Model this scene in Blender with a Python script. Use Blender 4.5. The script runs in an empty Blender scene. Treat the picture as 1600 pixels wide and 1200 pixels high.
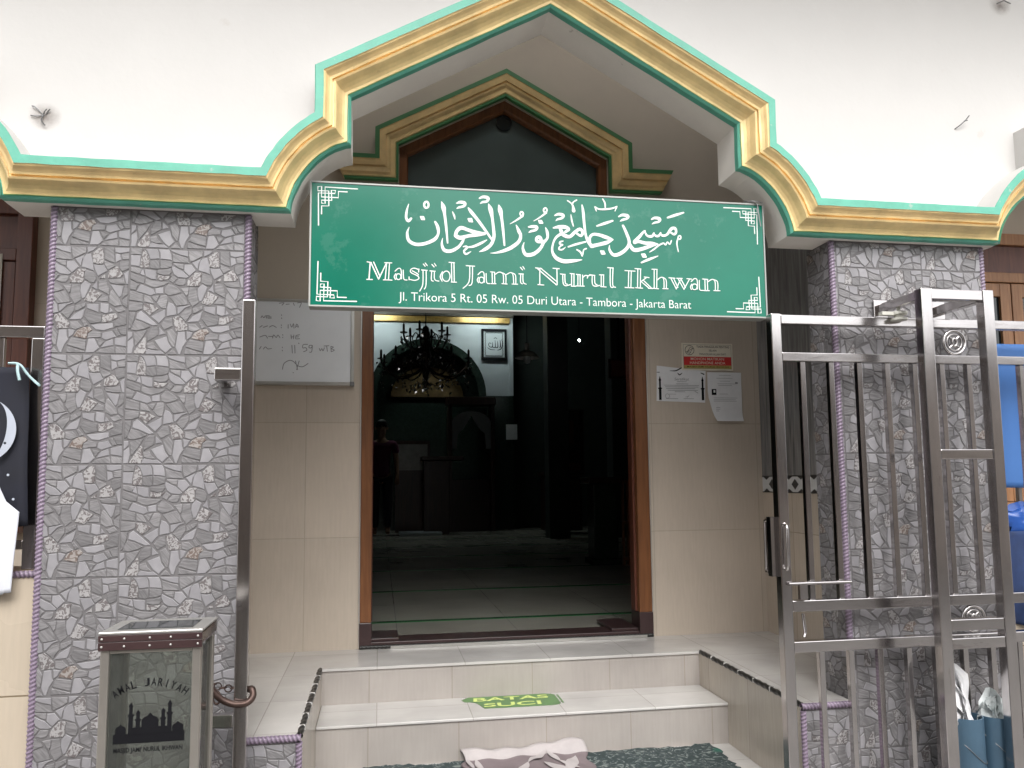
import bpy, bmesh, math, random
from mathutils import Vector, Matrix
random.seed(7)
SC = bpy.context.scene
COL = SC.collection
PI = math.pi

# ------------------------------------------------------------------ camera
cam_d = bpy.data.cameras.new('camera')
cam_d.sensor_width = 36.0
cam_d.lens = 1229.0 / 1600.0 * 36.0
cam_d.shift_y = 36.0 / 1600.0
cam_d.clip_start = 0.02
cam_d.clip_end = 500.0
cam = bpy.data.objects.new('camera', cam_d)
COL.objects.link(cam)
_y, _p, _r = math.radians(9.58), math.radians(5.38), math.radians(-0.555)
_f = Vector((math.sin(_y) * math.cos(_p), math.cos(_y) * math.cos(_p), math.sin(_p)))
_rt = Vector((math.cos(_y), -math.sin(_y), 0))
_up = _rt.cross(_f)
_rt, _up = (math.cos(_r) * _rt + math.sin(_r) * _up), (-math.sin(_r) * _rt + math.cos(_r) * _up)
_m = Matrix((_rt, _up, -_f)).transposed().to_4x4()
_m.translation = Vector((0, 0, 1.17))
cam.matrix_world = _m
SC.camera = cam

# ------------------------------------------------------------------ sky, sun, exposure
SUN_EL, SUN_AZ = math.radians(48), math.radians(180)     # azimuth from +Y, clockwise
w = bpy.data.worlds.new('World')
SC.world = w
w.use_nodes = True
nt = w.node_tree
nt.nodes.clear()
sky = nt.nodes.new('ShaderNodeTexSky')
sky.sky_type = 'NISHITA'
sky.sun_disc = False
sky.sun_elevation = SUN_EL
sky.sun_rotation = SUN_AZ
sky.dust_density = 4.0
hs = nt.nodes.new('ShaderNodeHueSaturation')
hs.inputs['Saturation'].default_value = 0.10
bg = nt.nodes.new('ShaderNodeBackground')
bg.inputs['Strength'].default_value = 0.15
wo = nt.nodes.new('ShaderNodeOutputWorld')
nt.links.new(sky.outputs[0], hs.inputs['Color'])
nt.links.new(hs.outputs[0], bg.inputs['Color'])
nt.links.new(bg.outputs[0], wo.inputs['Surface'])
sd = bpy.data.lights.new('sun', 'SUN')
sd.energy = 0.5
sd.angle = math.radians(40)
sd.color = (1.0, 0.96, 0.92)
sun = bpy.data.objects.new('sun', sd)
COL.objects.link(sun)
_sv = Vector((math.sin(SUN_AZ) * math.cos(SUN_EL), math.cos(SUN_AZ) * math.cos(SUN_EL), math.sin(SUN_EL)))
sun.rotation_euler = _sv.to_track_quat('Z', 'Y').to_euler()
sun.location = _sv * 20
SC.view_settings.view_transform = 'Standard'
SC.view_settings.look = 'None'
SC.view_settings.gamma = 1.0
SC.view_settings.exposure = 1.22

# ------------------------------------------------------------------ materials
def N(nt, t, **kw):
    n = nt.nodes.new(t)
    for k, v in kw.items():
        setattr(n, k, v)
    return n

def new_mat(name):
    m = bpy.data.materials.new(name)
    m.use_nodes = True
    return m, m.node_tree, m.node_tree.nodes['Principled BSDF']

def c4(c):
    return (c[0], c[1], c[2], 1.0)

def mat(name, col, rough=0.6, metal=0.0, var=0.12, scale=6.0, bump=0.0, bscale=60.0, spec=0.5, tone=False, coat=0.0, detail=5.0, stretch=None, chips=None):
    """base colour broken up by noise, roughness broken up, optional fine bump and per-face tone"""
    m, t, b = new_mat(name)
    tc = N(t, 'ShaderNodeTexCoord')
    vec = tc.outputs['Object']
    if stretch:
        mp = N(t, 'ShaderNodeMapping')
        mp.inputs['Scale'].default_value = stretch
        t.links.new(vec, mp.inputs['Vector'])
        vec = mp.outputs[0]
    n = N(t, 'ShaderNodeTexNoise')
    n.inputs['Scale'].default_value = scale
    n.inputs['Detail'].default_value = detail
    n.inputs['Roughness'].default_value = 0.6
    t.links.new(vec, n.inputs['Vector'])
    r = N(t, 'ShaderNodeMapRange')
    r.inputs[1].default_value = 0.3; r.inputs[2].default_value = 0.7
    r.inputs[3].default_value = 1 - var; r.inputs[4].default_value = 1 + var * 0.6
    t.links.new(n.outputs['Fac'], r.inputs[0])
    mx = N(t, 'ShaderNodeVectorMath', operation='SCALE')
    mx.inputs[0].default_value = col
    t.links.new(r.outputs[0], mx.inputs['Scale'])
    out = mx.outputs[0]
    if chips:
        # chips and grime spots with a shape of their own: (colour, scale, threshold)
        nc = N(t, 'ShaderNodeTexNoise'); nc.inputs['Scale'].default_value = chips[1]; nc.inputs['Detail'].default_value = 6; nc.inputs['Roughness'].default_value = .7
        t.links.new(vec, nc.inputs['Vector'])
        rc_ = N(t, 'ShaderNodeMapRange'); rc_.inputs[1].default_value = chips[2]; rc_.inputs[2].default_value = chips[2] + .05; rc_.inputs[4].default_value = chips[3]
        t.links.new(nc.outputs['Fac'], rc_.inputs[0])
        mxc = N(t, 'ShaderNodeMix', data_type='RGBA'); mxc.inputs[7].default_value = c4(chips[0])
        t.links.new(rc_.outputs[0], mxc.inputs[0]); t.links.new(out, mxc.inputs[6]); out = mxc.outputs[2]
    if tone:
        a = N(t, 'ShaderNodeAttribute', attribute_name='tone')
        m2 = N(t, 'ShaderNodeVectorMath', operation='MULTIPLY')
        t.links.new(out, m2.inputs[0]); t.links.new(a.outputs['Color'], m2.inputs[1])
        out = m2.outputs[0]
    t.links.new(out, b.inputs['Base Color'])
    rr = N(t, 'ShaderNodeMapRange')
    rr.inputs[3].default_value = max(0.02, rough * 0.8); rr.inputs[4].default_value = min(1, rough * 1.2)
    t.links.new(n.outputs['Fac'], rr.inputs[0])
    t.links.new(rr.outputs[0], b.inputs['Roughness'])
    b.inputs['Metallic'].default_value = metal
    b.inputs['Specular IOR Level'].default_value = spec
    if coat:
        b.inputs['Coat Weight'].default_value = coat
        b.inputs['Coat Roughness'].default_value = 0.12
    if bump:
        n2 = N(t, 'ShaderNodeTexNoise')
        n2.inputs['Scale'].default_value = bscale
        n2.inputs['Detail'].default_value = 4
        t.links.new(vec, n2.inputs['Vector'])
        bp = N(t, 'ShaderNodeBump')
        bp.inputs['Strength'].default_value = bump
        bp.inputs['Distance'].default_value = 0.004
        t.links.new(n2.outputs['Fac'], bp.inputs['Height'])
        t.links.new(bp.outputs[0], b.inputs['Normal'])
    return m

def mat_tile(name, col, sx, sy, ox, oy, axes, joint=(0.3, 0.27, 0.23), mortar=0.003, rough=0.25, var=0.06, grain=0.05, dirt=0.1, spec=0.5):
    """large glazed tiles: brick grid with no offset laid out on two object axes"""
    m, t, b = new_mat(name)
    tc = N(t, 'ShaderNodeTexCoord')
    sp = N(t, 'ShaderNodeSeparateXYZ')
    t.links.new(tc.outputs['Object'], sp.inputs[0])
    cb = N(t, 'ShaderNodeCombineXYZ')
    t.links.new(sp.outputs[axes[0]], cb.inputs[0]); t.links.new(sp.outputs[axes[1]], cb.inputs[1])
    mp = N(t, 'ShaderNodeVectorMath', operation='SUBTRACT')
    mp.inputs[1].default_value = (ox, oy, 0)
    t.links.new(cb.outputs[0], mp.inputs[0])
    br = N(t, 'ShaderNodeTexBrick', offset=0.0, offset_frequency=1, squash=1.0)
    br.inputs['Scale'].default_value = 1.0
    br.inputs['Brick Width'].default_value = sx
    br.inputs['Row Height'].default_value = sy
    br.inputs['Mortar Size'].default_value = mortar
    br.inputs['Mortar Smooth'].default_value = 0.2
    br.inputs['Color1'].default_value = c4([c * (1 - var) for c in col])
    br.inputs['Color2'].default_value = c4([c * (1 + var) for c in col])
    br.inputs['Mortar'].default_value = c4(joint)
    t.links.new(mp.outputs[0], br.inputs['Vector'])
    # faint streaky grain in the glaze and some blotchy dirt
    n = N(t, 'ShaderNodeTexNoise')
    n.inputs['Scale'].default_value = 14
    st = N(t, 'ShaderNodeMapping')
    st.inputs['Scale'].default_value = (6, 6, 0.6) if axes[1] == 2 else (0.6, 6, 6)
    t.links.new(tc.outputs['Object'], st.inputs[0]); t.links.new(st.outputs[0], n.inputs['Vector'])
    n2 = N(t, 'ShaderNodeTexNoise')
    n2.inputs['Scale'].default_value = 2.3
    n2.inputs['Detail'].default_value = 6
    t.links.new(tc.outputs['Object'], n2.inputs['Vector'])
    r1 = N(t, 'ShaderNodeMapRange'); r1.inputs[1].default_value = .3; r1.inputs[2].default_value = .7
    r1.inputs[3].default_value = 1 - grain; r1.inputs[4].default_value = 1 + grain
    r2 = N(t, 'ShaderNodeMapRange'); r2.inputs[1].default_value = .35; r2.inputs[2].default_value = .7
    r2.inputs[3].default_value = 1 - dirt; r2.inputs[4].default_value = 1.03
    t.links.new(n.outputs['Fac'], r1.inputs[0]); t.links.new(n2.outputs['Fac'], r2.inputs[0])
    ml = N(t, 'ShaderNodeMath', operation='MULTIPLY')
    t.links.new(r1.outputs[0], ml.inputs[0]); t.links.new(r2.outputs[0], ml.inputs[1])
    vs = N(t, 'ShaderNodeVectorMath', operation='SCALE')
    t.links.new(br.outputs['Color'], vs.inputs[0]); t.links.new(ml.outputs[0], vs.inputs['Scale'])
    t.links.new(vs.outputs[0], b.inputs['Base Color'])
    rr = N(t, 'ShaderNodeMapRange')
    rr.inputs[3].default_value = rough * 0.8; rr.inputs[4].default_value = rough * 1.5
    t.links.new(n2.outputs['Fac'], rr.inputs[0]); t.links.new(rr.outputs[0], b.inputs['Roughness'])
    b.inputs['Specular IOR Level'].default_value = spec
    bp = N(t, 'ShaderNodeBump', invert=True)
    bp.inputs['Strength'].default_value = 0.5; bp.inputs['Distance'].default_value = 0.002
    t.links.new(br.outputs['Fac'], bp.inputs['Height']); t.links.new(bp.outputs[0], b.inputs['Normal'])
    return m

def mat_wood(name, c1, c2, rough=0.4, axis=2, scale=9.0):
    m, t, b = new_mat(name)
    tc = N(t, 'ShaderNodeTexCoord')
    mp = N(t, 'ShaderNodeMapping')
    s = [6, 6, 6]; s[axis] = 0.5
    mp.inputs['Scale'].default_value = s
    t.links.new(tc.outputs['Object'], mp.inputs[0])
    n = N(t, 'ShaderNodeTexNoise')
    n.inputs['Scale'].default_value = scale; n.inputs['Detail'].default_value = 6; n.inputs['Distortion'].default_value = 0.6
    t.links.new(mp.outputs[0], n.inputs['Vector'])
    cr = N(t, 'ShaderNodeValToRGB')
    cr.color_ramp.elements[0].position = 0.3; cr.color_ramp.elements[0].color = c4(c1)
    cr.color_ramp.elements[1].position = 0.7; cr.color_ramp.elements[1].color = c4(c2)
    t.links.new(n.outputs['Fac'], cr.inputs[0]); t.links.new(cr.outputs[0], b.inputs['Base Color'])
    b.inputs['Roughness'].default_value = rough
    bp = N(t, 'ShaderNodeBump'); bp.inputs['Strength'].default_value = 0.15; bp.inputs['Distance'].default_value = 0.002
    t.links.new(n.outputs['Fac'], bp.inputs['Height']); t.links.new(bp.outputs[0], b.inputs['Normal'])
    return m

def mat_stone(name, col, streak=0.0, ornate=None, thr=0.5, rough=0.42):
    """one printed stone of the crazy-paving tile; tone attribute carries the piece's own shade"""
    m, t, b = new_mat(name)
    tc = N(t, 'ShaderNodeTexCoord')
    a = N(t, 'ShaderNodeAttribute', attribute_name='tone')
    base = N(t, 'ShaderNodeVectorMath', operation='SCALE')
    base.inputs[0].default_value = col
    n = N(t, 'ShaderNodeTexNoise')
    n.inputs['Scale'].default_value = 30; n.inputs['Detail'].default_value = 5
    t.links.new(tc.outputs['Object'], n.inputs['Vector'])
    r = N(t, 'ShaderNodeMapRange'); r.inputs[1].default_value = .3; r.inputs[2].default_value = .7
    r.inputs[3].default_value = 0.9; r.inputs[4].default_value = 1.08
    t.links.new(n.outputs['Fac'], r.inputs[0])
    fac = r.outputs[0]
    if streak:
        # slanting streaks, the slant varies with the piece (tone.g)
        mp = N(t, 'ShaderNodeMapping'); mp.inputs['Scale'].default_value = (14, 14, 120)
        rot = N(t, 'ShaderNodeCombineXYZ')
        mr = N(t, 'ShaderNodeMath', operation='MULTIPLY_ADD'); mr.inputs[1].default_value = 1.4; mr.inputs[2].default_value = -1.0
        sepa = N(t, 'ShaderNodeSeparateColor'); t.links.new(a.outputs['Color'], sepa.inputs[0])
        t.links.new(sepa.outputs[1], mr.inputs[0]); t.links.new(mr.outputs[0], rot.inputs[1])
        vr = N(t, 'ShaderNodeVectorRotate', rotation_type='EULER_XYZ')
        t.links.new(tc.outputs['Object'], vr.inputs['Vector']); t.links.new(rot.outputs[0], vr.inputs['Rotation'])
        t.links.new(vr.outputs[0], mp.inputs[0])
        n2 = N(t, 'ShaderNodeTexNoise'); n2.inputs['Scale'].default_value = 1.6; n2.inputs['Detail'].default_value = 3
        t.links.new(mp.outputs[0], n2.inputs['Vector'])
        r2 = N(t, 'ShaderNodeMapRange'); r2.inputs[1].default_value = .35; r2.inputs[2].default_value = .65
        r2.inputs[3].default_value = 1 - streak; r2.inputs[4].default_value = 1 + streak * .6
        t.links.new(n2.outputs['Fac'], r2.inputs[0])
        mm = N(t, 'ShaderNodeMath', operation='MULTIPLY')
        t.links.new(fac, mm.inputs[0]); t.links.new(r2.outputs[0], mm.inputs[1])
        fac = mm.outputs[0]
    t.links.new(fac, base.inputs['Scale'])
    out = base.outputs[0]
    if ornate:
        n3 = N(t, 'ShaderNodeTexNoise'); n3.inputs['Scale'].default_value = 55; n3.inputs['Detail'].default_value = 2; n3.inputs['Distortion'].default_value = 2.2
        t.links.new(tc.outputs['Object'], n3.inputs['Vector'])
        cr = N(t, 'ShaderNodeValToRGB')
        cr.color_ramp.elements[0].position = thr; cr.color_ramp.elements[0].color = (0, 0, 0, 1)
        cr.color_ramp.elements[1].position = thr + .03; cr.color_ramp.elements[1].color = (1, 1, 1, 1)
        t.links.new(n3.outputs['Fac'], cr.inputs[0])
        mx = N(t, 'ShaderNodeMix', data_type='RGBA')
        mx.inputs[7].default_value = c4(ornate)
        t.links.new(cr.outputs[0], mx.inputs[0]); t.links.new(out, mx.inputs[6])
        out = mx.outputs[2]
    sep = N(t, 'ShaderNodeSeparateColor'); t.links.new(a.outputs['Color'], sep.inputs[0])
    v = N(t, 'ShaderNodeVectorMath', operation='SCALE')
    t.links.new(out, v.inputs[0]); t.links.new(sep.outputs[0], v.inputs['Scale'])
    t.links.new(v.outputs[0], b.inputs['Base Color'])
    b.inputs['Roughness'].default_value = rough
    bp = N(t, 'ShaderNodeBump'); bp.inputs['Strength'].default_value = 0.25; bp.inputs['Distance'].default_value = 0.002
    t.links.new(fac, bp.inputs['Height']); t.links.new(bp.outputs[0], b.inputs['Normal'])
    return m

def mat_emit(name, col, strength):
    m, t, b = new_mat(name)
    b.inputs['Base Color'].default_value = c4((.8, .8, .8))
    b.inputs['Emission Color'].default_value = c4(col)
    b.inputs['Emission Strength'].default_value = strength
    return m

def mat_glass(name, tint, rough=0.03, ior=1.5, refl=1.0, film=0.0):
    """thin pane: clear transmission plus fresnel reflection"""
    m, t, b = new_mat(name)
    tr = N(t, 'ShaderNodeBsdfTransparent'); tr.inputs[0].default_value = c4(tint)
    gl = N(t, 'ShaderNodeBsdfGlossy'); gl.inputs['Roughness'].default_value = rough
    fr = N(t, 'ShaderNodeFresnel'); fr.inputs[0].default_value = ior
    mu = N(t, 'ShaderNodeMath', operation='MULTIPLY'); mu.inputs[1].default_value = refl
    t.links.new(fr.outputs[0], mu.inputs[0])
    mx = N(t, 'ShaderNodeMixShader')
    t.links.new(mu.outputs[0], mx.inputs[0]); t.links.new(tr.outputs[0], mx.inputs[1]); t.links.new(gl.outputs[0], mx.inputs[2])
    out = mx.outputs[0]
    if film:                                  # slight grey frosting mixed over the pane
        df = N(t, 'ShaderNodeBsdfDiffuse'); df.inputs[0].default_value = (.40, .41, .38, 1)
        m2 = N(t, 'ShaderNodeMixShader'); m2.inputs[0].default_value = film
        t.links.new(out, m2.inputs[1]); t.links.new(df.outputs[0], m2.inputs[2]); out = m2.outputs[0]
    t.links.new(out, t.nodes['Material Output'].inputs['Surface'])
    return m

M = {}
M['white'] = mat('white_wall_paint', (0.595, 0.582, 0.562), 0.75, var=0.05, scale=1.3, bump=0.25, bscale=22, chips=((0.50, 0.46, 0.42), 9.0, 0.66, 0.35))
M['soffit'] = mat('off_white_reveal_paint', (0.84, 0.80, 0.74), 0.8, var=0.08, scale=3, bump=0.12, chips=((0.35, 0.30, 0.26), 14.0, 0.66, 0.5))
M['mint'] = mat('green_moulding_paint', (0.12, 0.42, 0.31), 0.5, var=0.15, scale=11, bump=0.35, bscale=34, chips=((0.40, 0.44, 0.40), 26.0, 0.64, 0.7))
M['gold'] = mat('gold_moulding_paint', (0.90, 0.665, 0.32), 0.34, var=0.20, scale=9, bump=0.35, bscale=26, metal=0.1, chips=((0.30, 0.18, 0.08), 22.0, 0.66, 0.3))
M['dgreen'] = mat('dark_gable_green_paint', (0.05, 0.19, 0.065), 0.55, var=0.15, scale=8)
M['porch'] = mat('beige_porch_paint', (0.50, 0.435, 0.355), 0.8, var=0.1, scale=2.0, bump=0.12)
M['beige'] = mat_tile('beige_wall_tile', (0.54, 0.465, 0.385), 0.61, 0.581, 1.45 - 0.61 * 4, 0.313 - 0.581, (0, 2), joint=(0.44, 0.38, 0.31), mortar=0.0022, rough=0.2, grain=0.03, dirt=0.08)
M['beige_side'] = mat_tile('beige_side_tile', (0.54, 0.465, 0.385), 0.61, 0.581, 0.3, 0.313 - 0.581, (1, 2), joint=(0.36, 0.31, 0.25), mortar=0.0022, rough=0.2)
M['step_top'] = mat_tile('white_step_tile', (0.60, 0.58, 0.555), 0.40, 0.40, -0.25, 0.1, (0, 1), joint=(0.43, 0.41, 0.38), mortar=0.002, rough=0.16, grain=0.02, dirt=0.22)
M['riser'] = mat_tile('cream_riser_tile', (0.42, 0.385, 0.355), 0.375, 0.5, -0.31, 0.0, (0, 2), joint=(0.33, 0.29, 0.25), mortar=0.002, rough=0.2, grain=0.03, dirt=0.2)
M['curb'] = mat_tile('cream_curb_tile', (0.48, 0.43, 0.365), 0.40, 0.5, 0.1, 0.0, (1, 2), joint=(0.33, 0.29, 0.25), mortar=0.002, rough=0.2)
M['darkwood_tile'] = mat_wood('dark_grey_wood_look_tile', (0.11, 0.11, 0.112), (0.25, 0.25, 0.25), 0.25, 2, 7)
M['wood'] = mat_wood('varnished_brown_wood', (0.13, 0.05, 0.02), (0.22, 0.09, 0.035), 0.3)
M['wood_light'] = mat_wood('orange_brown_wood', (0.25, 0.115, 0.05), (0.40, 0.20, 0.09), 0.4)
M['wood_red'] = mat_wood('dark_red_wood', (0.075, 0.022, 0.014), (0.14, 0.045, 0.025), 0.35)
M['plinth'] = mat('burgundy_plinth_paint', (0.05, 0.028, 0.028), 0.3, var=0.2)
M['black_trim'] = mat('black_rope_tile', (0.022, 0.022, 0.02), 0.35, tone=True)
M['purple'] = mat('purple_rope_tile', (0.20, 0.155, 0.21), 0.4, tone=True, var=0.08)
M['grout'] = mat('dark_stone_joint', (0.145, 0.138, 0.14), 0.7, var=0.1)
M['st_light'] = mat_stone('printed_stone_light', (0.262, 0.254, 0.266), 0.0)
M['st_dark'] = mat_stone('printed_stone_streaked', (0.203, 0.196, 0.200), 0.26)
M['st_white'] = mat_stone('printed_stone_white_ornament', (0.32, 0.31, 0.31), 0.0, ornate=(0.13, 0.115, 0.115), thr=0.50)
M['st_brown'] = mat_stone('printed_stone_brown_ornament', (0.31, 0.285, 0.27), 0.0, ornate=(0.15, 0.115, 0.10), thr=0.48)
M['steel'] = mat('stainless_steel', (0.55, 0.525, 0.52), 0.17, metal=1.0, var=0.16, scale=5, bump=0.06, bscale=12, stretch=(3, 3, .6), chips=((0.30, 0.26, 0.24), 9.0, 0.62, 0.35))
M['steel_h'] = mat('stainless_steel_rail', (0.55, 0.525, 0.52), 0.17, metal=1.0, var=0.16, scale=5, bump=0.06, bscale=12, stretch=(.6, 3, 3), chips=((0.30, 0.26, 0.24), 9.0, 0.62, 0.35))
M['rust'] = mat('brown_iron', (0.10, 0.065, 0.055), 0.45, metal=0.7, var=0.3, scale=40)
M['sign'] = mat('green_sign_vinyl', (0.003, 0.150, 0.095), 0.20, var=0.12, scale=2.2, spec=0.4, bump=0.06, bscale=3, chips=((0.06, 0.20, 0.15), 7.0, 0.58, 0.35))
M['sign_edge'] = mat('dull_sign_edge', (0.36, 0.37, 0.35), 0.5, metal=0.3, var=0.15)
M['signwhite'] = mat('pale_sign_lettering', (0.72, 0.78, 0.74), 0.5, var=0.03)
M['alu'] = mat('aluminium_edge', (0.62, 0.61, 0.58), 0.35, metal=0.8, var=0.1)
M['paper'] = mat('white_paper', (0.72, 0.72, 0.73), 0.8, var=0.05, scale=20)
M['wb'] = mat('whiteboard_face', (0.86, 0.88, 0.90), 0.25, var=0.06, scale=3)
M['ink'] = mat('dark_ink', (0.012, 0.012, 0.014), 0.85, var=0.1, spec=.05)
M['marker'] = mat('faded_black_marker', (0.30, 0.30, 0.32), 0.6, var=0.3, scale=40)
M['greyink'] = mat('grey_print', (0.26, 0.26, 0.27), 0.7)
M['red'] = mat('red_print', (0.55, 0.03, 0.03), 0.5)
M['cream'] = mat('cream_print', (0.72, 0.66, 0.54), 0.55)
M['olive'] = mat('olive_print', (0.40, 0.33, 0.10), 0.55)
M['stick_green'] = mat('green_floor_sticker', (0.085, 0.20, 0.06), 0.35, var=0.2, scale=9)
M['stick_text'] = mat('yellow_green_sticker_print', (0.62, 0.72, 0.22), 0.45, var=0.05)
M['concrete'] = mat('grey_concrete', (0.22, 0.21, 0.20), 0.85, var=0.25, scale=3, bump=0.4, bscale=30)
M['dark_glass'] = mat('dark_window_glass', (0.010, 0.016, 0.018), 0.04, var=0.1, spec=0.7)
M['clear'] = mat_glass('clear_box_glass', (0.80, 0.82, 0.79), 0.02, film=0.07)
M['blue'] = mat('blue_sheet', (0.055, 0.16, 0.42), 0.5, var=0.1, scale=4)
M['navy'] = mat('dark_blue_cloth', (0.022, 0.045, 0.13), 0.8, var=0.35, scale=12, bump=0.5, bscale=25)
M['plastic_blue'] = mat('glossy_blue_plastic', (0.03, 0.10, 0.38), 0.12, var=0.2)
M['black_cloth'] = mat('black_banner_cloth', (0.010, 0.011, 0.020), 0.8, var=0.3, scale=8)
M['white_cloth'] = mat('white_cloth', (0.66, 0.68, 0.74), 0.85, var=0.08, scale=10)
M['ribbon'] = mat('pale_blue_ribbon', (0.42, 0.58, 0.60), 0.6)
M['pipe'] = mat('blue_grey_pvc', (0.055, 0.105, 0.155), 0.4, var=0.15, scale=7)
M['wire'] = mat('grey_wire', (0.22, 0.22, 0.22), 0.5, metal=0.6)
M['rug'] = None
M['stain'] = mat('brown_grime', (0.30, 0.25, 0.22), 0.9, var=0.3, scale=60)

# traced pen strokes: x,z in mm and width in 0.1 mm on the sign / whiteboard plane
ARABIC = "99,2176,28 92,2151,77 90,2125,91 98,2113,105 108,2123,77;171,2177,77 170,2171,77 167,2167,77 163,2165,77 159,2166,77 156,2170,77 155,2176,77 156,2182,77 159,2186,77 163,2188,77 167,2187,77 170,2182,77 171,2177,77;143,2130,73 149,2126,172 155,2122,73;101,2090,21 94,2068,84 100,2040,119 126,2027,125 160,2032,119 192,2048,125 206,2070,91 204,2095,119 195,2114,77;218,2191,28 225,2170,167 229,2146,105 235,2096,91 240,2037,56;222,2054,21 219,2031,84 228,2010,125 251,2007,125 279,2023,105 295,2045,91 300,2063,84;269,2065,125 274,2083,125 290,2096,139 315,2089,125 343,2081,139 377,2078,91;270,2065,139 286,2058,153 314,2066,119 346,2072,139 377,2077,91;297,2025,35 307,2027,70 311,2022,84 300,2009,70 307,1998,77 325,2008,28;311,2023,49 336,2028,91 364,2042,91 384,2054,35;317,2130,75 324,2126,179 330,2121,75;258,2155,28 264,2141,70 267,2127,35;274,2188,49 287,2193,105 303,2190,125 301,2179,91 283,2173,84 274,2168,28;358,2211,56 372,2217,105 390,2214,119 386,2201,91 370,2197,84 361,2191,28;317,2172,56 327,2158,125 350,2130,112 371,2102,105 403,2057,77;392,2191,35 399,2171,167 405,2140,105 409,2104,105 411,2068,119 400,2038,119 378,2019,119 357,2009,28;430,2189,35 435,2170,167 440,2142,105 445,2098,98 450,2037,63;495,2115,42 504,2094,125 511,2076,112 504,2053,125 478,2031,132 450,2017,119 421,2008,70 398,2005,21;472,2119,21 494,2133,56 519,2151,84;522,2160,63 521,2156,63 519,2153,63 516,2152,63 513,2153,63 511,2156,63 510,2159,63 511,2163,63 513,2166,63 516,2167,63 519,2166,63 521,2163,63 522,2160,63;561,2134,21 585,2149,56 609,2168,77;612,2178,63 611,2174,63 609,2171,63 605,2169,63 602,2170,63 600,2173,63 599,2177,63 600,2181,63 602,2184,63 606,2186,63 609,2185,63 611,2182,63 612,2178,63;581,2136,73 587,2132,172 594,2128,73;541,2110,49 553,2112,105 572,2111,125 568,2100,91 550,2094,84 542,2089,28;606,2111,35 612,2095,105 613,2073,91 602,2058,105;588,2065,119 587,2061,119 584,2057,119 579,2056,119 575,2057,119 572,2060,119 571,2064,119 572,2069,119 575,2072,119 580,2074,119 584,2073,119 587,2069,119 588,2065,119;586,2056,125 602,2059,105;524,2051,21 519,2029,91 530,2005,139 558,2008,139 583,2028,119 598,2054,105;642,2159,49 656,2165,105 674,2162,119 670,2151,91 653,2145,77 646,2139,28;692,2219,49 710,2205,63 715,2181,139;727,2223,56 714,2214,49 710,2203,56;704,2165,28 707,2143,63 713,2121,42;636,2111,56 657,2116,125 682,2116,139 695,2108,105 682,2098,98;662,2110,119 672,2088,153 697,2080,125 719,2099,119 738,2111,119 748,2099,112 741,2085,98 725,2094,84;665,2090,105 645,2074,91 634,2052,70 630,2022,91 644,1997,139 673,1985,153 710,1988,125 743,1993,35;672,2062,42 661,2058,70 659,2050,56 671,2048,49 659,2040,56 656,2030,63 668,2029,56 681,2039,21;748,2205,49 752,2179,105 755,2134,98 760,2090,91 771,2061,119 785,2047,139;781,2047,139 811,2055,132 842,2064,139 866,2076,49;776,2054,105 775,2078,105 788,2093,105 812,2092,119 842,2083,139 866,2076,49;692,2041,56 722,2052,84 759,2063,63;725,2031,56 738,2023,70 745,2008,56;761,2037,56 751,2031,49 747,2012,42;818,2029,78 825,2024,185 832,2020,78;804,2126,63 836,2138,105 866,2149,70;798,2200,56 814,2192,63 841,2193,70 867,2198,63 884,2206,49;799,2198,63 803,2183,28;883,2204,56 876,2187,28;829,2232,49 837,2217,63 838,2200,56;891,2167,56 906,2174,105 927,2171,125 923,2161,91 906,2155,84 896,2149,28;907,2132,91 918,2108,112 930,2071,119 920,2045,125 893,2023,139 867,2017,125 852,2035,91 852,2053,28;930,2064,105 947,2040,153 977,2044,139 1008,2055,125 1043,2066,49;951,2069,139 967,2073,125 993,2068,125 1020,2068,125 1043,2066,49;951,2072,125 971,2092,119 987,2111,77 994,2115,63;991,2115,63 1002,2097,84 1021,2096,105 1029,2109,56;1027,2107,56 1036,2098,91 1048,2099,91 1056,2111,56;1054,2109,56 1063,2100,91 1081,2105,91 1099,2128,119 1114,2131,105 1118,2117,91 1110,2107,91 1096,2114,77;1009,2033,28 1027,2045,63 1047,2061,63 1066,2070,63 1074,2064,56 1082,2075,56 1091,2067,56 1098,2082,42;979,2023,78 986,2019,185 994,2014,78;976,1991,63 1007,2005,98 1042,2019,35;1021,2162,56 1034,2168,105 1053,2165,125 1049,2154,91 1032,2149,77 1022,2143,28;1086,2172,70 1116,2183,105 1151,2195,63;1137,2096,56 1136,2092,56 1134,2090,56 1132,2089,56 1129,2090,56 1127,2092,56 1126,2095,56 1127,2099,56 1129,2101,56 1132,2103,56 1135,2102,56 1137,2099,56 1137,2096,56;1125,2091,56 1120,2072,56 1125,2040,42"
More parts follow.
